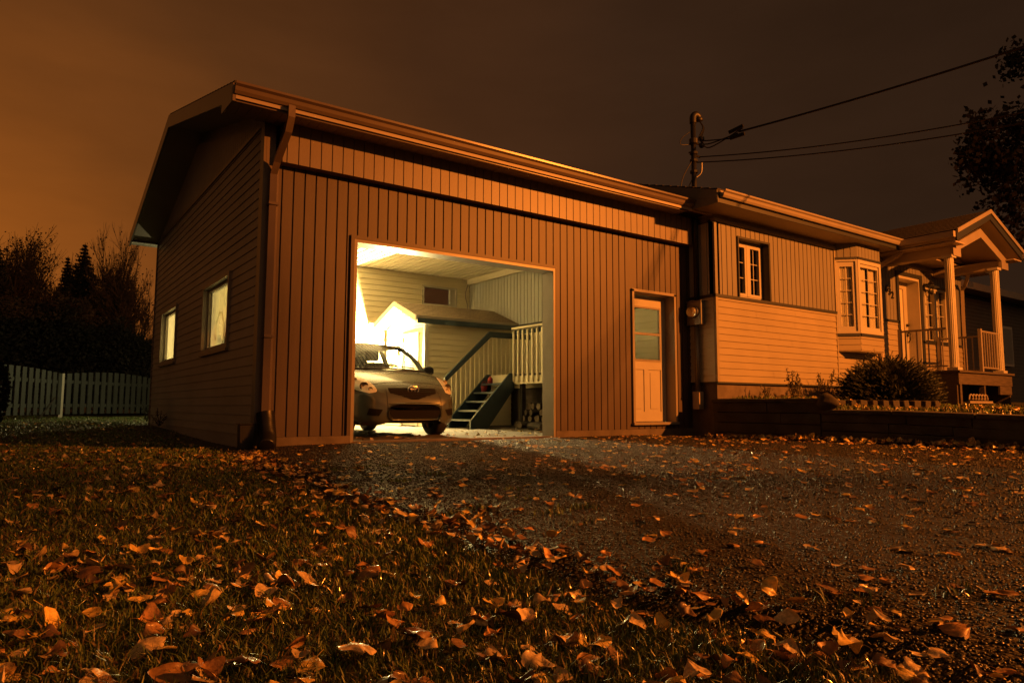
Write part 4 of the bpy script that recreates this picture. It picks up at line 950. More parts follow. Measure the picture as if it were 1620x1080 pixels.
for s in (-1, 1):
    ap = [wsbase(s) + V((s * .01, .0, -.03)), wsbase(s).lerp(roofp(s, 1.75), .33) + V((s * .022, 0, .03)), wsbase(s).lerp(roofp(s, 1.75), .66) + V((s * .02, 0, .035)), roofp(s, 1.75)] + [roofp(s, t) for t in (2.0, 2.3, 2.7, 3.1, 3.4)] + [V((CX + s * .60, CY + 3.58, 1.25)), V((CX + s * .70, CY + 3.62, 1.0))]
    q = MB(); q.tube(hermite(ap, 5), .038, 8); q.build('pillar', 'car_paint', car, smooth=True)
    q = MB(); q.tube([roofp(s, 2.45) + Z * -.02, V((CX + s * .75, CY + 2.38, .96))], .04, 8); q.build('door_pillar', 'black_plastic', car, smooth=True)
    q = MB(); q.tube([roofp(s, 3.25) + Z * -.02, V((CX + s * .71, CY + 3.35, .96))], .11, 8, True, .35); q.build('rear_pillar', 'car_paint', car, smooth=True)
    q = MB(); rw_ = []
    for t, w0 in ((1.20, 0), (1.5, .5), (1.78, 1), (2.3, 1), (2.9, 1), (3.3, 1)): rw_.append([V((CX + s * .775, CY + t, .96)), V((CX + s * .76, CY + t, .97)).lerp(roofp(s, t) if t > 1.7 else wsbase(s).lerp(roofp(s, 1.75), w0), 1)])
    q.grid(rw_); q.build('side_window', 'car_glass', car, smooth=True)
    q = MB(); q.prism([(CX + s * .80, CY + 1.30, .955), (CX + s * .99, CY + 1.27, .955), (CX + s * 1.0, CY + 1.28, 1.05), (CX + s * .95, CY + 1.30, 1.085), (CX + s * .85, CY + 1.30, 1.075)], (0, .13, 0)); q.build('mirror', 'black_plastic', car, bevel=.025, smooth=True)
q = MB(); q.grid([[V((CX + a * .56, CY + 3.50, 1.42)), V((CX + a * .68, CY + 3.64, 1.0))] for a in (-1, -.5, 0, .5, 1)]); q.build('rear_window', 'car_glass', car, smooth=True)
q = MB(); q.box(CX - .72, CX + .72, CY + 1.1, CY + 1.5, .55, .93); q.build('dashboard', 'seat_cloth', car, bevel=.05)
q = MB(); q.box(CX - .72, CX + .72, CY + 1.2, CY + 3.5, .30, .36); q.build('cabin_floor', 'seat_cloth', car)
for x in (-.36, .36):
    for y0, hb in ((2.15, 1.18), (3.0, 1.12)):
        q = MB(); q.box(CX + x - .25, CX + x + .25, CY + y0 - .42, CY + y0, .5, .68); q.prism([(CX + x - .25, CY + y0 - .06, .62), (CX + x - .25, CY + y0 + .10, .62), (CX + x - .22, CY + y0 + .22, hb), (CX + x - .22, CY + y0 + .12, hb)], (.48, 0, 0)); o = q.build('seat', 'seat_cloth', car, bevel=.05)
        q = MB(); q.box(CX + x - .13, CX + x + .13, CY + y0 + .12, CY + y0 + .21, hb + .02, hb + .19); q.build('headrest', 'seat_cloth', o, bevel=.04)
q = MB(); q.tube([V((CX + .36 + .17 * math.cos(i * math.pi / 12), CY + 1.62 - .06 * math.sin(i * math.pi / 12), .95 + .16 * math.sin(i * math.pi / 12))) for i in range(25)], .014, 6); q.build('steering_wheel', 'black_plastic', car, smooth=True)
q = MB(); q.box(CX - .10, CX + .10, CY + 1.66, CY + 1.69, 1.36, 1.42); q.build('rear_view_mirror', 'black_plastic', car, bevel=.01)
for s in (-1, 1):
    for t, z in WC:
        c = V((CX + s * .735, CY + t, .292))
        q = MB(); q.lathe([(.18, -.09), (.25, -.095), (.283, -.08), (.292, -.05), (.292, .05), (.283, .08), (.25, .095), (.18, .09)], c, X, 36); wl = q.build('wheel', 'rubber', car, smooth=True)
        q = MB(); q.lathe([(.185, .075 * s), (.17, .05 * s), (.06, .06 * s), (.0, .065 * s)], c, X, 28); q.build('rim', 'grey_metal', wl, smooth=True)
        q = MB(); q.lathe([(.34, -.10), (.34, .10), (.30, .10)], c + V((-s * .02, 0, .01)), X, 28); q.f = [f for f in q.f if max(q.v[i][2] for i in f) > .28]; q.build('wheel_arch', 'black_plastic', car, smooth=True)
q = MB(); q.box(CX - .70, CX + .70, CY + .25, CY + 3.5, .20, .30); q.build('underbody', 'black_plastic', car)

# ------------------------------------------------------------------ retaining wall, step, stones in the front yard
RW = thing('retaining_wall', (7.05, -3.5, 0), 'low dark stacked timber retaining wall between driveway and front yard', 'retaining wall')
def rwx(y): return 7.10 + .045 * (y + .56) if y > -4 else 6.945 + .28 * (y + 4)
random.seed(5)
cap0 = [(-.60, -2.52, .56), (-2.52, -9.5, .40)]
for (ya, yb2, top) in cap0:
    n = int(abs(yb2 - ya) / .18)
    for row in range(4):
        z0, z1 = -.12 + (top + .08) * row / 4, -.12 + (top + .08) * (row + 1) / 4 - .008
        y = ya - (.0 if row % 2 else .25) ; first = ya; mbk = MB()
        while first > yb2 + .01:
            nx = max(first - random.uniform(.8, 1.3), yb2); o_ = random.uniform(-.012, .012)
            drop = lambda q: -.07 * max(0, min(1, (-3.2 - q) / 2.6)) if top < .5 else 0
            mbk.prism([(rwx(first) + o_, first - .004, z0 + drop(first) * (row + 1) / 4), (rwx(first) + .16, first - .004, z0 + drop(first)), (rwx(first) + .16, first - .004, z1 + drop(first)), (rwx(first) + o_, first - .004, z1 + drop(first) * (row + 1) / 4)], (rwx(nx) - rwx(first), nx - first + .008, (drop(nx) - drop(first)) * .6))
            first = nx
        mbk.build('course', 'concrete_dark', RW, bevel=.008)
    first = ya
    while first > yb2 + .01:
        nx = max(first - 1.02, yb2); mbk = MB()
        drop = lambda q: -.07 * max(0, min(1, (-3.2 - q) / 2.6)) if top < .5 else 0
        d0, d1 = drop(first), drop(nx)
        mbk.prism([(rwx(first) - .04, first - .006, top - .045 + d0), (rwx(first) + .24, first - .006, top - .045 + d0), (rwx(first) + .24, first - .006, top + .012 + d0), (rwx(first) - .04, first - .006, top + .005 + d0)], (rwx(nx) - rwx(first), nx - first + .012, d1 - d0))
        mbk.build('cap_board', 'concrete_dark', RW, bevel=.006); first = nx
def rock(name, c, r, label, cat, m='stone', seed=0, group=None, sq=(1, 1, 1)):
    bm = bmesh.new(); bmesh.ops.create_icosphere(bm, subdivisions=3, radius=1); rd = random.Random(seed)
    ph = [rd.uniform(0, 6) for _ in range(6)]
    for v_ in bm.verts:
        p = v_.co; f = 1 + .10 * math.sin(p.x * 3 + ph[0]) + .08 * math.sin(p.y * 4 + ph[1]) + .07 * math.sin(p.z * 5 + ph[2]) + .04 * math.sin(p.x * 9 + p.y * 7 + ph[3])
        v_.co = V((p.x * sq[0], p.y * sq[1], p.z * sq[2])) * f * r
    me = bpy.data.meshes.new(name); bm.to_mesh(me); bm.free(); me.materials.append(M[m]); me.shade_smooth()
    o = bpy.data.objects.new(name, me); COL.objects.link(o); o.location = c; ORG[o] = V(c); return tag(o, label, cat, group)
rock('boulder', (7.02, -2.62, .50), .135, 'rounded pale boulder where the retaining wall steps down', 'boulder', seed=4, sq=(.9, 1.1, .85))
for i in range(11):
    t = i / 10; x = 8.1 + 2.3 * t; y = -2.0 - .55 * t; x0 = x
    mb = MB(); mb.prism([(x - .09, y - .05, .38), (x + .09, y - .05, .38), (x + .085, y - .05, .555), (x - .085, y - .05, .555)], (0, .12, 0))
    if i == 0: eb = mb.build('edging_block', 'stone', loc=(x, y, .4), bevel=.015)
    else: eb = mb.build('edging_block', 'stone', loc=(x, y, .4), bevel=.015); eb.rotation_euler = (R(random.uniform(-5, 5)), R(random.uniform(-4, 4)), R(random.uniform(-9, 9)))
    tag(eb, 'small pale stone edging block in the row before the dark shrub', 'edging block', 'edging blocks along the shrub bed')
# things under and beside the porch
mb = MB()
for k in range(6):
    x = 12.95 + .16 * k; mb.tube([(x + .085 * math.cos(w0 * math.pi / 9), -2.10 + .01 * k, .60 + .10 * math.sin(w0 * math.pi / 9)) for w0 in range(10)], .016, 6)
mb.box(12.85, 13.9, -2.12, -2.04, .53, .575)
tag(mb.build('wire_hoop_border', 'pale_trim', loc=(13.3, -2.1, .5), smooth=False), 'pale hooped garden border lying under the porch edge', 'garden border')
BN = thing('wooden_step', (15.6, -2.3, .4), 'weathered wooden step bench beside the porch corner', 'step')
mb = MB(); mb.box(15.0, 15.75, -2.62, -2.30, .80, .845); mb.build('seat', 'weathered_wood', BN)
for (x, y) in ((15.03, -2.6), (15.68, -2.6), (15.03, -2.34), (15.68, -2.34)):
    mb = MB(); mb.box(x, x + .05, y, y + .05, .38, .80); mb.build('leg', 'weathered_wood', BN)
mb = MB(); mb.box(15.35, 16.2, -2.75, -2.63, .55, .60); mb.build('lower_tread', 'weathered_wood', BN)

# ------------------------------------------------------------------ neighbour's house far right
NB = thing('neighbour_house', (26, 6, .4), 'dark neighbouring house with pale eave, behind the porch on the right', 'house')
mb = MB(); mb.lap((22.6, 2.6, .2), *FRONT, 13, 4.3, .13, .016, t=.3); mb.build('wall', 'neighbour_siding', NB)
mb = MB(); mb.lap((22.6, 11, .2), *LEFT, 8.1, 4.3, .13, .016, t=.3); mb.build('wall', 'neighbour_siding', NB)
mb = MB(); mb.prism([(22.0, 2.0, 4.62), (22.0, 6.7, 6.1), (22.0, 11.4, 4.62), (22.0, 11.4, 4.50), (22.0, 2.0, 4.50)], (15, 0, 0)); mb.build('roof', 'shingle', NB)
mb = MB(); mb.box(21.95, 37, 1.93, 1.99, 4.42, 4.66); mb.build('fascia', 'soffit_white', NB)
mb = MB(); mb.box(22.0, 37, 2.0, 2.6, 4.47, 4.495); mb.build('soffit', 'soffit_white', NB)
mb = MB(); mb.box(27.2, 28.6, 2.50, 2.61, 2.0, 3.5); w_ = mb.build('window', 'white_paint', NB)
mb = MB(); mb.box(27.3, 28.5, 2.47, 2.495, 2.1, 3.4); mb.build('pane', 'dark_glass', w_)

# ------------------------------------------------------------------ vegetation
def leafquads(cent, size, rng_, norm=None, asp=.6):
    """n leaf-sized rhombs as one vertex/face array"""
    n = len(cent); a = rng_.normal(size=(n, 3)); a /= np.linalg.norm(a, axis=1)[:, None]
    b = rng_.normal(size=(n, 3)); b -= a * (a * b).sum(1)[:, None]; b /= np.linalg.norm(b, axis=1)[:, None]
    s = (size * rng_.uniform(.6, 1.3, n))[:, None]
    v = np.stack([cent - a * s, cent + b * s * asp, cent + a * s, cent - b * s * asp], 1).reshape(-1, 3)
    f = np.arange(4 * n).reshape(-1, 4)
    return v, f
def npmesh(name, v, f, m, parent=None, loc=(0, 0, 0), smooth=False):
    org = np.array(ORG[parent] if parent else loc)
    me = bpy.data.meshes.new(name); v = np.asarray(v, float) - org; k = f.shape[1]
    me.vertices.add(len(v)); me.vertices.foreach_set('co', v.astype(np.float32).ravel())
    me.loops.add(f.size); me.loops.foreach_set('vertex_index', f.astype(np.int32).ravel())
    me.polygons.add(len(f)); me.polygons.foreach_set('loop_start', (np.arange(len(f)) * k).astype(np.int32)); me.update(calc_edges=True)
    me.materials.append(M[m]); 
    if smooth: me.shade_smooth()
    o = bpy.data.objects.new(name, me); COL.objects.link(o); ORG[o] = V(tuple(org))
    if parent: o.parent = parent
    else: o.location = loc
    return o
def bare_tree(loc, h, label, seed, spread=.55, leaves=2500, group='bare trees behind the fence', lsize=.05, width=.16, lm='autumn_leaf_dark', kids=(3, 5), lean=(0, 0), maxd=5, kx=.85):
    rd = random.Random(seed); rg = np.random.default_rng(seed)
    t = thing('bare_tree', loc, label, 'tree', group); tr = MB(); tw = MB(); tips = []
    def grow(p, d, l, r, depth):
        n = 4; pts = [p]; dd = d.copy()
        for k in range(n):
            dd = (dd + V((rd.gauss(0, .11), rd.gauss(0, .11), rd.gauss(0, .06) + .05))).normalized(); pts.append(pts[-1] + dd * l / n)
        (tr if depth < 2 else tw).tube(pts, [r * (1 - .45 * k / n) for k in range(n + 1)], 7 if depth < 2 else (4 if depth < 4 else 3), False)
        if depth >= 3: tips.extend(pts[1:])
        if depth >= maxd: return
        for k in range(rd.randint(*kids)):
            q = pts[rd.randint(1 if depth else 2, n)]; nd = (dd + V((rd.gauss(0, spread), rd.gauss(0, spread), rd.gauss(.05, .25)))).normalized()
            grow(q, nd, l * rd.uniform(.55, .78), max(r * .5, .006), depth + 1)
        if depth < maxd: grow(pts[-1], (dd + V((rd.gauss(0, .15), rd.gauss(0, .15), .1))).normalized(), l * .72, r * .58, depth + 1)
    grow(V(loc), V((lean[0], lean[1], 1)).normalized(), h * .33, width, 0)
    kf = h / (max(p[2] for p in tr.v + tw.v) - loc[2]); L0 = V(loc)
    for m_ in (tr, tw): m_.v = [tuple(L0 + V(((p[0] - L0.x) * kx, (p[1] - L0.y) * kx, p[2] - L0.z)) * kf) for p in m_.v]
    tips = [L0 + V(((p.x - L0.x) * kx, (p.y - L0.y) * kx, p.z - L0.z)) * kf for p in tips]
    tr.build('trunk', 'bark', t, smooth=True); tw.build('twigs', 'bark', t)
    if leaves:
        c = np.array([tuple(p) for p in tips]); c = c[rg.integers(0, len(c), leaves)] + rg.normal(size=(leaves, 3)) * .12
        v, f = leafquads(c, lsize, rg); npmesh('crown', v, f, lm, t)
    return t
def spruce(loc, h, rad, label, seed, n=44):
    rd = random.Random(seed); rg = np.random.default_rng(seed); t = thing('spruce_tree', loc, label, 'tree', 'spruces behind the fence')
    L0 = V(loc); g = MB(); g.tube([L0, L0 + Z * h], [h * .018, .01], 7, False); g.build('trunk', 'bark', t, smooth=True)
    cs = []
    for k in range(n):
        u = (k + .5) / n; z = h * (.10 + .89 * u); r = rad * (1 - u) ** 1.05 * (1 + .12 * math.sin(k * 2.1)) + .03
        nb = int(9 + 7 * (1 - u))
        for b_ in range(nb):
            w0 = 2 * math.pi * (b_ + rd.random()) / nb; l = r * rd.uniform(.7, 1.12); m_ = int(14 + 85 * l)
            s = rg.uniform(0, 1, m_) ** .8
            pt = np.stack([loc[0] + math.cos(w0) * l * s, loc[1] + math.sin(w0) * l * s, loc[2] + z - .32 * l * s + .14 * l * s ** 3], 1)
            cs.append(pt + rg.normal(size=(m_, 3)) * np.array([.05, .05, .035]) * (.4 + l))
    c = np.concatenate(cs); v, f = leafquads(c, .068, rg, asp=.34); npmesh('crown', v, f, 'dark_needles', t)
def at(px, py, d):
    """point seen at a pixel of the 1620 px photograph at horizontal distance d (only used to read off where things stand)"""
    r = (rt * ((px - 810) / 1104.72) - up * ((py - 540) / 1104.72) + fw); hlen = math.hypot(r.x, r.y); return V((-2.204, -8.045, .4304)) + r * (d / hlen)
GB = .17
def stand(px, d): p = at(px, 640, d); return (p.x, p.y, GB - .05)
def tall(px, py, d):
    """foot point and height of a tree whose tip shows at px, py"""
    p = at(px, py, d); return (p.x, p.y, GB - .05), p.z - GB + .05
def T_(fn, px, py, d, *a, **k):
    l, h = tall(px, py, d); fn(l, h, *a, **k)
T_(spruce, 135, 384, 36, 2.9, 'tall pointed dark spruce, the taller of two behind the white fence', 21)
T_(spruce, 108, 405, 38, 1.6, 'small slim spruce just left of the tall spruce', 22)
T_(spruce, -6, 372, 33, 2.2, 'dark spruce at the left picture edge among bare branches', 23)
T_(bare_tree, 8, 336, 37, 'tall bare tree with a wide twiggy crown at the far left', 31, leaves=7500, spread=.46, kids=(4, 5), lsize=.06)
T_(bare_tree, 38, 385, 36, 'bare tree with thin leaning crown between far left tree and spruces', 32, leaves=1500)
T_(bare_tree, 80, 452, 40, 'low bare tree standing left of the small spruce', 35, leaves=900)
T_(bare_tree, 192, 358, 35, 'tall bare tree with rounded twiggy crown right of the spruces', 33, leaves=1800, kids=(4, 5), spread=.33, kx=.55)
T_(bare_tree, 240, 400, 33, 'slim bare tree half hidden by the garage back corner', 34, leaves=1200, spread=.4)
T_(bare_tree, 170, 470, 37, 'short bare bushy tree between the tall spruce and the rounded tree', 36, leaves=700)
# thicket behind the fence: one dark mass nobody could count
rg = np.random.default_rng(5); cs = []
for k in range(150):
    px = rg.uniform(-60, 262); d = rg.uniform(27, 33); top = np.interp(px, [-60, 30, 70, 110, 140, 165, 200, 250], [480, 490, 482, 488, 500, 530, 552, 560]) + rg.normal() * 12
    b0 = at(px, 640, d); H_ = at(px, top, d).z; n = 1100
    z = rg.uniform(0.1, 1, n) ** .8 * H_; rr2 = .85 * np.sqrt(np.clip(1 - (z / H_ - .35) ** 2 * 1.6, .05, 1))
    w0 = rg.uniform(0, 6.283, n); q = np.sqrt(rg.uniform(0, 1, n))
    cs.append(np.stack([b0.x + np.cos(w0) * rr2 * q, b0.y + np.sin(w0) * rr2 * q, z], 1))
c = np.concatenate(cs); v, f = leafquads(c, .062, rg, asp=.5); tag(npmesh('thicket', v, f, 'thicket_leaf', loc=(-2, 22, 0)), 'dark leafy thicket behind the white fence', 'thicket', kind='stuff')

# juniper by the porch
def shrub(loc, rx, ry, hz_, label, seed, sprays=900, m='juniper'):
    rd = np.random.default_rng(seed); t = thing('juniper_shrub', loc, label, 'shrub'); vs = []; fs = []; k = 0; st = MB()
    for i in range(sprays):
        w0 = rd.uniform(0, 6.283); e_ = math.asin(rd.uniform(.02, 1)); rad = rd.uniform(.72, 1.0) + .07 * math.sin(w0 * 5) + .05 * math.sin(w0 * 9 + e_ * 7)
        d = np.array([math.cos(w0) * math.cos(e_) * rx, math.sin(w0) * math.cos(e_) * ry, math.sin(e_) * hz_]); p1 = np.array(loc) + d * rad
        o_ = d / np.linalg.norm(d) * np.array([1, 1, .35]) + np.array([rd.normal() * .35, rd.normal() * .35, .22]); o_ /= np.linalg.norm(o_); l = rd.uniform(.20, .42); n = 15
        side = np.cross(o_, [0, 0, 1.]) ; side /= np.linalg.norm(side) + 1e-6; side = side * math.cos(rd.uniform(-1, 1)) + np.array([0, 0, 1.]) * rd.uniform(-.5, .5)
        for j in range(n):
            s = j / (n - 1); c0 = p1 + o_ * l * (s - .6) + np.array([0, 0, -.12 * s * s * l + .25 * l * s])
            for sg in (-1, 1):
                q = side * sg * .030 * (1.15 - s) + o_ * .03 + rd.normal(size=3) * .006; wv = np.cross(o_, side) * .006 + o_ * .005
                vs += [c0 - wv, c0 + q * .6 - wv * 1.4, c0 + q * 1.3, c0 + q * .6 + wv * 1.4]; fs.append((k, k + 1, k + 2, k + 3)); k += 4
    npmesh('foliage', np.array(vs), np.array(fs), m, t)
    for i in range(14):
        w0 = rd.uniform(0, 6.283); st.tube([V(loc), V(loc) + V((math.cos(w0) * rx * .4, math.sin(w0) * ry * .4, hz_ * .4)), V(loc) + V((math.cos(w0) * rx * .75, math.sin(w0) * ry * .75, hz_ * .62))], [.03, .02, .008], 5)
    st.build('stems', 'bark', t)
    mbi = MB(); mbi.lathe([(0, hz_ * .74), (rx * .42, hz_ * .66), (rx * .64, hz_ * .42), (rx * .72, hz_ * .1), (rx * .7, -.1)], loc, Z, 18)
    return t
shrub((10.5, -1.75, .46), 1.22, .62, .76, 'big dark spreading juniper shrub below the bay window', 41, 3300)
def weed(loc, h, label, seed, n=260, sp=.16, m='weed_leaf'):
    rd = np.random.default_rng(seed); t = thing('garden_plant', loc, label, 'plant', None); g = MB(); cs = []
    for i in range(7):
        w0 = rd.uniform(0, 6.283); tip = V(loc) + V((math.cos(w0) * sp * rd.uniform(.2, 1), math.sin(w0) * sp * rd.uniform(.2, 1), h * rd.uniform(.6, 1)))
        P_ = hermite([V(loc), V(loc).lerp(tip, .5) + V((rd.normal() * .02, rd.normal() * .02, .02)), tip], 4); g.tube(P_, .005, 4)
        for k in range(n // 7):
            s = rd.uniform(.1, 1); p = V(loc).lerp(tip, s); cs.append((p.x + rd.normal() * .035 * (1.4 - s), p.y + rd.normal() * .035 * (1.4 - s), p.z + rd.normal() * .02))
    g.build('stem', 'bark', t); v, f = leafquads(np.array(cs), .022, rd, asp=.38); npmesh('leaves', v, f, m, t)
weed((8.35, -1.25, .56), .56, 'tall leafy weed against the cream wall, nearer the house corner', 51, 420, .20)
weed((9.35, -1.25, .56), .55, 'bushy orange lit plant just left of the dark juniper', 52, 620, .30)
weed((8.72, -1.10, .56), .36, 'thin weed between the two tall plants by the wall', 53, 160, .12)
weed((7.9, -1.05, .56), .26, 'short weed by the concrete foundation near the house corner', 54, 120, .12)
weed((.0, 7.9, .10), .42, 'small dark weed at the garage back corner', 55, 140, .2, 'autumn_leaf_dark')
weed((-.12, 5.6, .08), .30, 'low weed growing against the garage side wall', 56, 120, .2, 'autumn_leaf_dark')

# the tree whose branches hang in from the right
T = thing('maple_tree', (25.4, -1.6, .3), 'dark leafy maple reaching in from the right picture edge', 'tree')
rd = random.Random(8); tr = MB(); tr.tube(hermite([(25.4, -1.6, .2), (25.3, -1.5, 3), (25.2, -1.4, 6), (25.3, -1.5, 10)], 5), [.30 - .013 * k for k in range(16)], 10, False)
cs = []; rg = np.random.default_rng(9); br = MB()
for (px, py, dd, n, sp) in ((1535, 238, 24, 96, .28), (1545, 208, 24, 96, .28), (1565, 240, 24.5, 380, .5), (1590, 250, 24.5, 620, .75), (1560, 270, 25, 300, .5), (1545, 195, 24, 120, .35), (1600, 195, 25, 380, .6), (1570, 295, 24.5, 130, .38), (1610, 310, 25, 260, .5), (1598, 98, 25, 96, .26), (1618, 112, 25, 120, .3), (1640, 90, 25, 150, .4), (1640, 225, 25.5, 700, .8), (1640, 300, 25, 500, .7), (1720, 210, 26, 1300, 1.2), (1548, 255, 24, 90, .3), (1608, 345, 25, 120, .35), (1620, 390, 25.5, 160, .4)):
    p = at(px, py, dd); q = np.array(p); cl = rg.normal(size=(max(3, n // 24), 3)) * sp * .62 + q
    cs.append(np.repeat(cl, 24, 0) + rg.normal(size=(len(cl) * 24, 3)) * .17)
    s0 = V((25.25, -1.45, p.z - rd.uniform(.3, 1.2))); br.tube(hermite([s0, s0.lerp(p, .5) + V((0, 0, .25)), p], 5), [.06 * (1 - .08 * k) for k in range(11)], 5, False)
    for c_ in cl[:14]: br.tube([p, V(tuple(c_))], .012, 3, False)
tr.build('trunk', 'bark', T, smooth=True); br.build('branches', 'bark', T)
v, f = leafquads(np.concatenate(cs), .085, rg, asp=.75); npmesh('crown', v, f, 'autumn_leaf_dark', T)

# ------------------------------------------------------------------ white fence at the back left
F = thing('picket_fence', (-.5, 13.5, .15), 'white wooden fence of spaced vertical boards with arched tops, back left', 'fence')
fa, fb, fc = V((-3.4, 8.6, .17)), V((-1.26, 12.9, .18)), V((1.35, 15.9, .18))
def fpanel(a, b, n, arch, h0):
    d = (b - a); L_ = d.to_2d().length; u = V((d.x, d.y, 0)).normalized(); nn = u.cross(Z)
    first = None
    for i in range(n):
        s = (i + .5) / n; hh = h0 + arch * math.sin(math.pi * s); p = a.lerp(b, s); wd = L_ / n * .31
        g = MB(); g.bar(p, u, Z, nn, -wd, wd, .04, hh, .0, .022); g.build('picket', 'fence_paint', F)
    for z in (.22, h0 - .24): g = MB(); g.bar(a, u, Z, nn, 0.02, L_ - .02, z, z + .08, -.045, -.002); g.build('rail', 'fence_paint', F)
fpanel(fa, fb, 17, .09, 1.05); fpanel(fb + V((.06, .07, 0)), fc, 15, .11, 1.06)
for p in (fa, fb, fc):
    g = MB(); g.box(p.x - .045, p.x + .045, p.y - .045, p.y + .045, 0, p.z + 1.06); g.build('post', 'white_paint', F)
tag(rock('small_bush', at(2, 598, 12.5), .42, 'rounded shrub at the left picture edge before the fence', 'shrub', 'juniper', 3)) if False else None
mb = MB(); mb.tube([(-1.75, 11.2, .12), (-1.45, 11.4, .62)], .018, 6); tag(mb.build('leaning_stake', 'bark', loc=(-1.7, 11.2, .12)), 'thin dark stake leaning in front of the lit fence post', 'stake')
bx = at(-27, 600, 11.5); t = thing('garden_bush', (bx.x, bx.y, .1), 'small rounded bush cut off by the left picture edge before the fence', 'shrub')
rg = np.random.default_rng(61); n = 2600; w0 = rg.normal(size=(n, 3)); w0 /= np.linalg.norm(w0, axis=1)[:, None]; w0 *= rg.uniform(.75, 1.02, n)[:, None]
v, f = leafquads(np.array([bx.x, bx.y, .62]) + w0 * np.array([.30, .30, .56]), .035, rg, asp=.6); npmesh('foliage', v, f, 'juniper', t)
g = MB(); g.tube([(bx.x, bx.y, .05), (bx.x, bx.y, .7)], .03, 6); g.build('stem', 'bark', t)

# ------------------------------------------------------------------ grass and fallen leaves
CAM = np.array([-2.204, -8.045, .4304]); RT, UP, FW = (np.array(tuple(q)) for q in (rt, up, fw))
def inview(p, m=1.08):
    q = p - CAM; z = q @ FW; x = q @ RT / z * 1104.72; y = q @ UP / z * 1104.72
    return (z > .3) & (np.abs(x) < 810 * m + 30) & (np.abs(y) < 540 * m + 60)
def attr_mesh(o, cols, per):
    a = o.data.color_attributes.new('tint', 'FLOAT_COLOR', 'POINT'); c = np.repeat(np.concatenate([cols, np.ones((len(cols), 1))], 1), per, 0)
    a.data.foreach_set('color', c.astype(np.float32).ravel())
def tint_mat(name, rough, coat, rnd=0., nscale=60., spec=.5):
    m = bpy.data.materials.new(name); m.use_nodes = True; nt = m.node_tree; L = nt.links.new; b = nt.nodes['Principled BSDF']
    a = nt.nodes.new('ShaderNodeAttribute'); a.attribute_name = 'tint'; tc = nt.nodes.new('ShaderNodeTexCoord')
    n = nt.nodes.new('ShaderNodeTexNoise'); n.inputs['Scale'].default_value = nscale; n.inputs['Detail'].default_value = 6; L(tc.outputs['Object'], n.inputs['Vector'])
    mr = nt.nodes.new('ShaderNodeMapRange'); mr.inputs[1].default_value = .3; mr.inputs[2].default_value = .7; mr.inputs[3].default_value = .55; mr.inputs[4].default_value = 1.25; L(n.outputs['Fac'], mr.inputs[0])
    mx = nt.nodes.new('ShaderNodeMix'); mx.data_type = 'RGBA'; mx.blend_type = 'MULTIPLY'; mx.inputs[0].default_value = 1
    L(a.outputs['Color'], mx.inputs[6]); L(mr.outputs[0], mx.inputs[7]); src = mx.outputs[2]
    if rnd:
        oi = nt.nodes.new('ShaderNodeObjectInfo'); m1 = nt.nodes.new('ShaderNodeMapRange'); m1.inputs[3].default_value = 1 - rnd; m1.inputs[4].default_value = 1 + rnd; L(oi.outputs['Random'], m1.inputs[0])
        hs = nt.nodes.new('ShaderNodeHueSaturation'); L(src, hs.inputs['Color']); L(m1.outputs[0], hs.inputs['Value']); src = hs.outputs[0]
    L(src, b.inputs['Base Color']); b.inputs['Roughness'].default_value = rough; b.inputs['Coat Weight'].default_value = coat; b.inputs['Coat Roughness'].default_value = .12; b.inputs['Specular IOR Level'].default_value = spec
    bp = nt.nodes.new('ShaderNodeBump'); bp.inputs['Strength'].default_value = .35; bp.inputs['Distance'].default_value = .004; L(n.outputs['Fac'], bp.inputs['Height']); L(bp.outputs[0], b.inputs['Normal'])
    M[name] = m
tint_mat('grass_blade', .45, .25); tint_mat('leaf_blade', .5, .2, .25, 45); tint_mat('leaf_single', .5, .2, .28, 5.5)

def grass(name, P, hmul, label, kindseed):
    rg = np.random.default_rng(kindseed); n = len(P); d = np.linalg.norm(P - CAM, axis=1)
    patchy = .55 + .45 * np.sin(P[:, 0] * 3.1 + 1.7 * np.sin(P[:, 1] * 2.3)) * np.sin(P[:, 1] * 3.7 + P[:, 0])
    h = rg.uniform(.022, .062, n) * hmul * (.7 + .6 * patchy); wd = rg.uniform(.0011, .0021, n) * np.clip(d / 1.6, 1, 5)
    az = rg.uniform(0, 6.283, n); ln = rg.uniform(.1, 1.1, n) * h
    lx, ly = np.cos(az) * ln, np.sin(az) * ln; a2 = rg.uniform(0, 6.283, n); wx, wy = np.cos(a2) * wd, np.sin(a2) * wd
    Z0 = P[:, 2] - .006
    v = np.stack([np.stack([P[:, 0] - wx, P[:, 1] - wy, Z0], 1), np.stack([P[:, 0] + wx, P[:, 1] + wy, Z0], 1),
                  np.stack([P[:, 0] + lx * .4 + wx * .8, P[:, 1] + ly * .4 + wy * .8, Z0 + h * .62], 1), np.stack([P[:, 0] + lx * .4 - wx * .8, P[:, 1] + ly * .4 - wy * .8, Z0 + h * .62], 1),
                  np.stack([P[:, 0] + lx, P[:, 1] + ly, Z0 + h * rg.uniform(.75, 1.05, n)], 1)], 1).reshape(-1, 3)
    i = np.arange(n)[:, None] * 5
    f = np.concatenate([i + np.array([[0, 1, 2]]), i + np.array([[0, 2, 3]]), i + np.array([[3, 2, 4]])], 0)
    o = npmesh(name, v, f, 'grass_blade', loc=tuple(P.mean(0)))
    g = rg.uniform(0, 1, n)[:, None]; dead = (rg.uniform(0, 1, n) < .22)[:, None]
    col = np.array([[.050, .095, .022]]) * (1 - g) + np.array([[.14, .20, .05]]) * g
    col = np.where(dead, np.array([[.16, .115, .05]]) * (.5 + g), col)
    attr_mesh(o, col, 5); tag(o, label, 'grass', kind='stuff')
rg = np.random.default_rng(77)
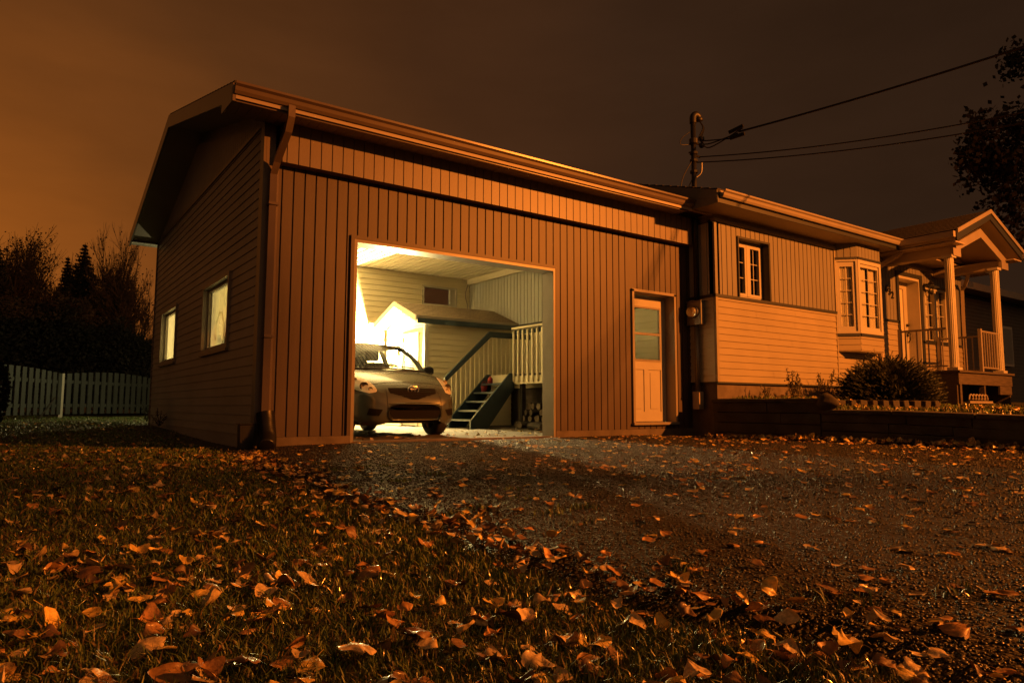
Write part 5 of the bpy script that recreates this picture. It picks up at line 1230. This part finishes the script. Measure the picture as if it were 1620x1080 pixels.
def polar(n, r0, r1, a0, a1, pw):
    u = rg.uniform(0, 1, n); e = 1 - pw + 1
    r = (r0 ** e + u * (r1 ** e - r0 ** e)) ** (1 / e); a = np.radians(rg.uniform(a0, a1, n))
    return np.stack([CAM[0] + r * np.sin(a), CAM[1] + r * np.cos(a)], 1)
q = polar(260000, .85, 17, -6, 80, 1.75); q = q[q[:, 0] < EDGE(q[:, 1]) + rg.normal(size=len(q)) * .05]; q = q[~((q[:, 0] > -.02) & (q[:, 1] > -.05))]
q2 = np.stack([rg.uniform(-4.5, 2.5, 26000), rg.uniform(2.5, 15.5, 26000)], 1); q2 = q2[~((q2[:, 0] > -.02) & (q2[:, 1] < 7.5))]; q = np.concatenate([q, q2])
P3 = np.concatenate([q, gz(q[:, 0], q[:, 1])[:, None]], 1); P3 = P3[inview(P3, 1.12)]
q3 = polar(46000, 1.0, 16, -62, -2, 1.5); q3 = q3[q3[:, 0] < EDGE(q3[:, 1])]; q3 = np.concatenate([q3, np.zeros((len(q3), 1))], 1); q3[:, 2] = gz(q3[:, 0], q3[:, 1]); P3 = np.concatenate([P3, q3[~inview(q3, 1.12)]])
grass('lawn_grass', P3, .62, 'dark wet lawn grass in the left foreground', 78)
q = np.stack([rg.uniform(7.3, 17, 26000), rg.uniform(-8.5, -.75, 26000)], 1); q = q[~((q[:, 1] > -2.0) & (q[:, 0] > 12.4))]
P3 = np.concatenate([q, yz(q[:, 0], q[:, 1])[:, None]], 1); P3 = P3[inview(P3)]
grass('yard_grass', P3, 1.3, 'rough grass of the raised front yard', 79)
# a few tufts that came through the asphalt near its edge
q = []
for k in range(26):
    y = rg.uniform(-7.6, -2.5); x = EDGE(y) + abs(rg.normal()) * .35 + .05; n = rg.integers(25, 70); q.append(np.stack([x + rg.normal(size=n) * .035, y + rg.normal(size=n) * .035], 1))
q = np.concatenate(q); grass('asphalt_tufts', np.concatenate([q, dz(q[:, 0], q[:, 1])[:, None]], 1), .55, 'small grass tufts growing through the asphalt edge', 80)

# leaf shapes
def leaf_shape(seed, fold, curl, wave, round_):
    rd = np.random.default_rng(seed); nu, nv = 17, 11; vs = []
    b = rd.uniform(-.5, .5, 6)
    for i in range(nu):
        u = i / (nu - 1); wd = (.42 + .20 * round_) * math.sin(math.pi * min(1, u ** .72 * .98 + .012)) ** .75 * (1 - .25 * u) * 1.15 if u < 1 else 0
        wd *= 1 + .025 * math.sin(i * 2.6 + b[4] * 6) + .02 * math.sin(i * 4.9 + b[5] * 9)
        for j in range(nv):
            t = -1 + 2 * j / (nv - 1); x = t * wd; yv = (u - .5) + .05 * t * t * (1 - u); z = abs(x) * fold + .07 * wave * (math.sin(5 * u + b[0] * 6) * t + math.sin(7 * t + 3 * u + b[1] * 6) * .6 + .8 * math.sin(9 * u + 4 * t + b[2] * 6) * abs(t)) + .01 * (1 - abs(t)) ** 6
            a = curl * (u - .5 + b[3] * .3); z += (1 - math.cos(a)) / max(abs(curl), .3) * 1.0 * (1 if curl > 0 else -1); z += b[4] * .5 * t * (u - .5)
            vs.append((x, yv, z))
    fs = [(i * nv + j, i * nv + j + 1, (i + 1) * nv + j + 1, (i + 1) * nv + j) for i in range(nu - 1) for j in range(nv - 1)]
    k = len(vs); pe = [(0, -.5, vs[nv // 2][2]), (b[5] * .2, -.68, vs[nv // 2][2] + .04), (b[5] * .5, -.88 - .1 * b[0], vs[nv // 2][2] + .02 + .2 * abs(b[1]))]
    for p in pe: vs += [(p[0] - .011, p[1], p[2]), (p[0] + .011, p[1], p[2]), (p[0] + .011, p[1], p[2] + .014), (p[0] - .011, p[1], p[2] + .014)]
    for a in (0, 4):
        for j in range(4): fs.append((k + a + j, k + a + (j + 1) % 4, k + a + 4 + (j + 1) % 4, k + a + 4 + j))
    return np.array(vs), np.array(fs)
SH = [leaf_shape(s, *a) for s, a in enumerate([(.15, .5, .6, 1), (.05, .2, .5, 1), (.5, .9, .8, .6), (-.3, -.8, .9, 1), (.8, 1.3, .8, .8), (.1, -.4, 1.1, .7), (-.5, 1.6, .7, 1), (.25, 2.2, .9, .6), (.06, .3, .3, .8), (.4, -1.2, 1.2, .9)])]
POSE = ['gently cupped', 'flat', 'folded', 'arched', 'half folded', 'crinkled', 'curled', 'rolled up', 'flat narrow', 'crumpled']
TINT = [('pale tan', (.68, .52, .27)), ('yellow orange', (.78, .56, .14)), ('rust orange', (.50, .27, .09)), ('dark brown', (.15, .08, .04)), ('dull brown', (.24, .14, .07))]
def rotmat(az, tx, ty, n):
    ca, sa, cx, sx_, cy, sy = np.cos(az), np.sin(az), np.cos(tx), np.sin(tx), np.cos(ty), np.sin(ty); o, z = np.ones(n), np.zeros(n)
    A = np.stack([ca, -sa, z, sa, ca, z, z, z, o], 1).reshape(n, 3, 3); B = np.stack([o, z, z, z, cx, -sx_, z, sx_, cx], 1).reshape(n, 3, 3); C_ = np.stack([cy, z, sy, z, o, z, -sy, z, cy], 1).reshape(n, 3, 3)
    return A @ B @ C_
# placements: x, y, z, size, tilt spread, place
pl = []
def put(q, z, s0, s1, tilt, place, lift, flat):
    n = len(q); P3 = np.concatenate([q, (z + rg.uniform(*lift, n))[:, None]], 1); k = inview(P3, 1.1) & (np.linalg.norm(P3 - CAM, axis=1) > 1.05)
    for a in P3[k]: pl.append((a, rg.uniform(s0, s1) * (1 if rg.random() > .15 else 1.25), tilt, place, flat))
q = polar(5400, 1.0, 16, -5, 80, 1.30); q = q[(q[:, 0] < EDGE(q[:, 1]) - .02)]; q = q[~((q[:, 0] > -.1) & (q[:, 1] > -.1))]
cl_ = np.sin(q[:, 0] * 2.7 + 1) * np.sin(q[:, 1] * 2.1 + 2) + rg.uniform(-.9, .9, len(q)); q = q[cl_ > -.55]
put(q, gz(q[:, 0], q[:, 1]), .026, .050, .24, 0, (.012, .028), False)
yy = rg.uniform(-7.7, -1.2, 430); q = np.stack([EDGE(yy) + rg.normal(size=430) * .10 - .02, yy], 1); put(q, dz(q[:, 0], q[:, 1]), .024, .046, .26, 1, (.002, .016), False)
q = np.stack([rg.uniform(-.7, 7.0, 1750), rg.uniform(-7.9, -.1, 1750)], 1); q = q[q[:, 0] > EDGE(q[:, 1]) + .05]
dens = .25 + .75 * ss(0, 5, q[:, 0]) ; q = q[rg.uniform(0, 1, len(q)) < dens]
put(q, dz(q[:, 0], q[:, 1]), .028, .056, .12, 2, (.004, .012), True)
q = polar(420, 1.6, 6, 15, 78, 1.2); q = q[(q[:, 0] > EDGE(q[:, 1]) + .05)]; put(q, dz(q[:, 0], q[:, 1]), .026, .046, .12, 2, (.003, .008), True)
yy = rg.uniform(-7, -.9, 620); q = np.stack([6.95 - np.abs(rg.normal(size=620)) * .28 + .28 * np.minimum(yy + 4, 0), yy], 1); put(q, dz(q[:, 0], q[:, 1]), .036, .068, .45, 3, (.004, .04), False)
q = np.stack([rg.uniform(7.3, 15.5, 520), rg.uniform(-6, -1.0, 520)], 1); q = q[~((q[:, 1] > -2.1) & (q[:, 0] > 12.4))]; put(q, yz(q[:, 0], q[:, 1]), .035, .065, .5, 4, (.006, .03), False)
q = np.stack([rg.uniform(.4, 6.9, 160), rg.uniform(.1, 3.4, 160)], 1); put(q, np.zeros(160) + .012, .03, .06, .2, 5, (.0, .01), True)
n_seen = len(pl)
q = polar(900, 1.2, 14, -62, -3, 1.28); q = q[~inview(np.concatenate([q, gz(q[:, 0], q[:, 1])[:, None]], 1), 1.1)]
for a in np.concatenate([q, (gz(q[:, 0], q[:, 1]) + .02)[:, None]], 1): pl.append((a, rg.uniform(.026, .050), .3, 0, False))
show = np.array([(p[1] if k < n_seen else 1e-6) / np.linalg.norm(p[0] - CAM) for k, p in enumerate(pl)]); order = np.argsort(-show)
PLACE = ['on the lawn grass', 'in the drift along the lawn edge', 'on the wet asphalt', 'against the retaining wall', 'in the front yard', 'on the garage gravel']
GRP = ['fallen leaves on the lawn', 'fallen leaves in the drift along the lawn edge', 'fallen leaves on the wet driveway', 'fallen leaves by the retaining wall', 'fallen leaves in the yard', 'fallen leaves in the garage']
cache = {}; restv, restf, restc, k0 = [], [], [], 0
for rank, ii in enumerate(order):
    p, size, tilt, place, flat = pl[ii]
    si = int(rg.choice([1, 8, 0, 5, 3]) if flat else rg.choice([0, 1, 1, 5, 5, 8, 8, 3, 3, 2, 4, 6, 7, 9])); ti = int(rg.choice(5, p=[.30, .28, .22, .08, .12] if not flat else [.24, .26, .30, .08, .12]))
    az, tx, ty = rg.uniform(0, 6.283), rg.normal() * tilt, rg.normal() * tilt
    vs, fs = SH[si]; Rm = rotmat(np.array([az]), np.array([tx]), np.array([ty]), 1)[0]
    low = (vs @ Rm.T)[:, 2].min() * size
    zc = p[2] - low - (.014 if place == 0 else .004)
    if rank < 300:
        if (si, ti) not in cache:
            me = bpy.data.meshes.new('leaf'); me.from_pydata(vs.tolist(), [], fs.tolist()); me.materials.append(M['leaf_single']); me.shade_smooth(); cache[(si, ti)] = me
            a = me.color_attributes.new('tint', 'FLOAT_COLOR', 'POINT'); a.data.foreach_set('color', np.tile(np.array([*TINT[ti][1], 1], np.float32), len(vs)))
        o = bpy.data.objects.new('fallen_leaf', cache[(si, ti)]); COL.objects.link(o)
        mwl = Matrix([list(r) + [0] for r in (Rm * size)] + [[0, 0, 0, 1]]); mwl.translation = V((p[0], p[1], zc)); o.matrix_world = mwl
        big = 'large ' if size > .049 else ('small ' if size < .033 else '')
        side = 'dim left foreground' if (ii is not None and (p - CAM) @ RT < -.25 * ((p - CAM) @ FW)) else ('brighter right foreground' if (p - CAM) @ RT > .2 * ((p - CAM) @ FW) else 'middle foreground')
        tag(o, f'{big}{POSE[si]} {TINT[ti][0]} leaf {PLACE[place]}, {side}', 'leaf', GRP[place])
    else:
        restv.append(vs @ Rm.T * size + np.array([p[0], p[1], zc])); restf.append(fs + k0); k0 += len(vs); restc.append(np.tile(np.array(TINT[ti][1]) * rg.uniform(.65, 1.25), (len(vs), 1)))
o = npmesh('leaf_litter', np.concatenate(restv), np.concatenate(restf), 'leaf_blade', loc=(0, -4, 0), smooth=True); attr_mesh(o, np.concatenate(restc), 1); tag(o, 'scattered small fallen leaves over lawn, driveway and yard', 'leaves', kind='stuff')
# loose stones of the worn asphalt
ico = bmesh.new(); bmesh.ops.create_icosphere(ico, subdivisions=1, radius=1); iv = np.array([tuple(v_.co) for v_ in ico.verts]); ifc = np.array([[v_.index for v_ in f_.verts] for f_ in ico.faces]); ico.free()
q = polar(62000, 1.3, 12, 5, 80, 1.35); q = q[(q[:, 0] > EDGE(q[:, 1]) + rg.normal(size=len(q)) * .04) & (q[:, 0] < 6.9) & (q[:, 1] < -.1)]; n = len(q)
sz = rg.uniform(.0020, .0066, n) * np.clip(np.linalg.norm(q - CAM[:2], axis=1) / 3, .9, 1.7); V_ = (iv[None] * (1 + .34 * rg.normal(size=(n, len(iv), 1)))) * sz[:, None, None] * np.array([1, 1, .7]); V_ = V_ + np.stack([q[:, 0], q[:, 1], dz(q[:, 0], q[:, 1]) + .001], 1)[:, None]
f = (ifc[None] + (np.arange(n) * len(iv))[:, None, None]).reshape(-1, 3)
tint_mat('asphalt_stone', .42, .0, spec=.4); o = npmesh('loose_stones', V_.reshape(-1, 3), f, 'asphalt_stone', loc=(2, -4, 0)); attr_mesh(o, np.array([[.022, .0195, .018]]) * rg.uniform(.25, 2.0, (n, 1)), len(iv)); tag(o, 'tiny loose stones over the worn asphalt', 'stones', kind='stuff')

# street tree beside the lamp: outside the picture, its crown shades the left of the lawn
TX, TY = 10.6, -11.6
ST_ = thing('street_tree', (TX, TY, 0), 'thin street tree standing near the street lamp, outside the photograph', 'tree')
g = MB(); g.tube(hermite([(TX, TY, -.05), (TX + .03, TY, 2.2), (TX - .03, TY + .03, 4.6), (TX, TY, 6.2)], 5), [.035 - .0016 * k for k in range(16)], 8)
for k in range(12):
    w0 = k * 2.4; g.tube([(TX, TY, 4.9 + .09 * k), (TX + .3 * math.cos(w0), TY + .3 * math.sin(w0), 5.1 + .09 * k), (TX + .5 * math.cos(w0), TY + .5 * math.sin(w0), 5.3 + .08 * k)], [.012, .009, .004], 5)
g.build('trunk', 'bark', ST_, smooth=True)
rg = np.random.default_rng(91)
cl = np.concatenate([rg.normal(size=(52, 3)) * np.array([.42, .3, .11]) + np.array([TX - .35, TY, 5.86]), rg.normal(size=(12, 3)) * np.array([.28, .25, .16]) + np.array([9.45, TY, 5.6])]); c = np.repeat(cl, 18, 0) + rg.normal(size=(64 * 18, 3)) * .09
v, f = leafquads(c, .05, rg, asp=.7); npmesh('crown', v, f, 'autumn_leaf_dark', ST_)

# ------------------------------------------------------------------ render settings
sc.view_settings.view_transform = 'Standard'; sc.view_settings.look = 'None'; sc.view_settings.exposure = 0; sc.view_settings.gamma = 1
sc.cycles.use_denoising = True; sc.cycles.max_bounces = 8; sc.cycles.diffuse_bounces = 4; sc.cycles.glossy_bounces = 3; sc.cycles.transparent_max_bounces = 12
sc.cycles.sample_clamp_indirect = 6; sc.cycles.caustics_reflective = False; sc.cycles.caustics_refractive = False
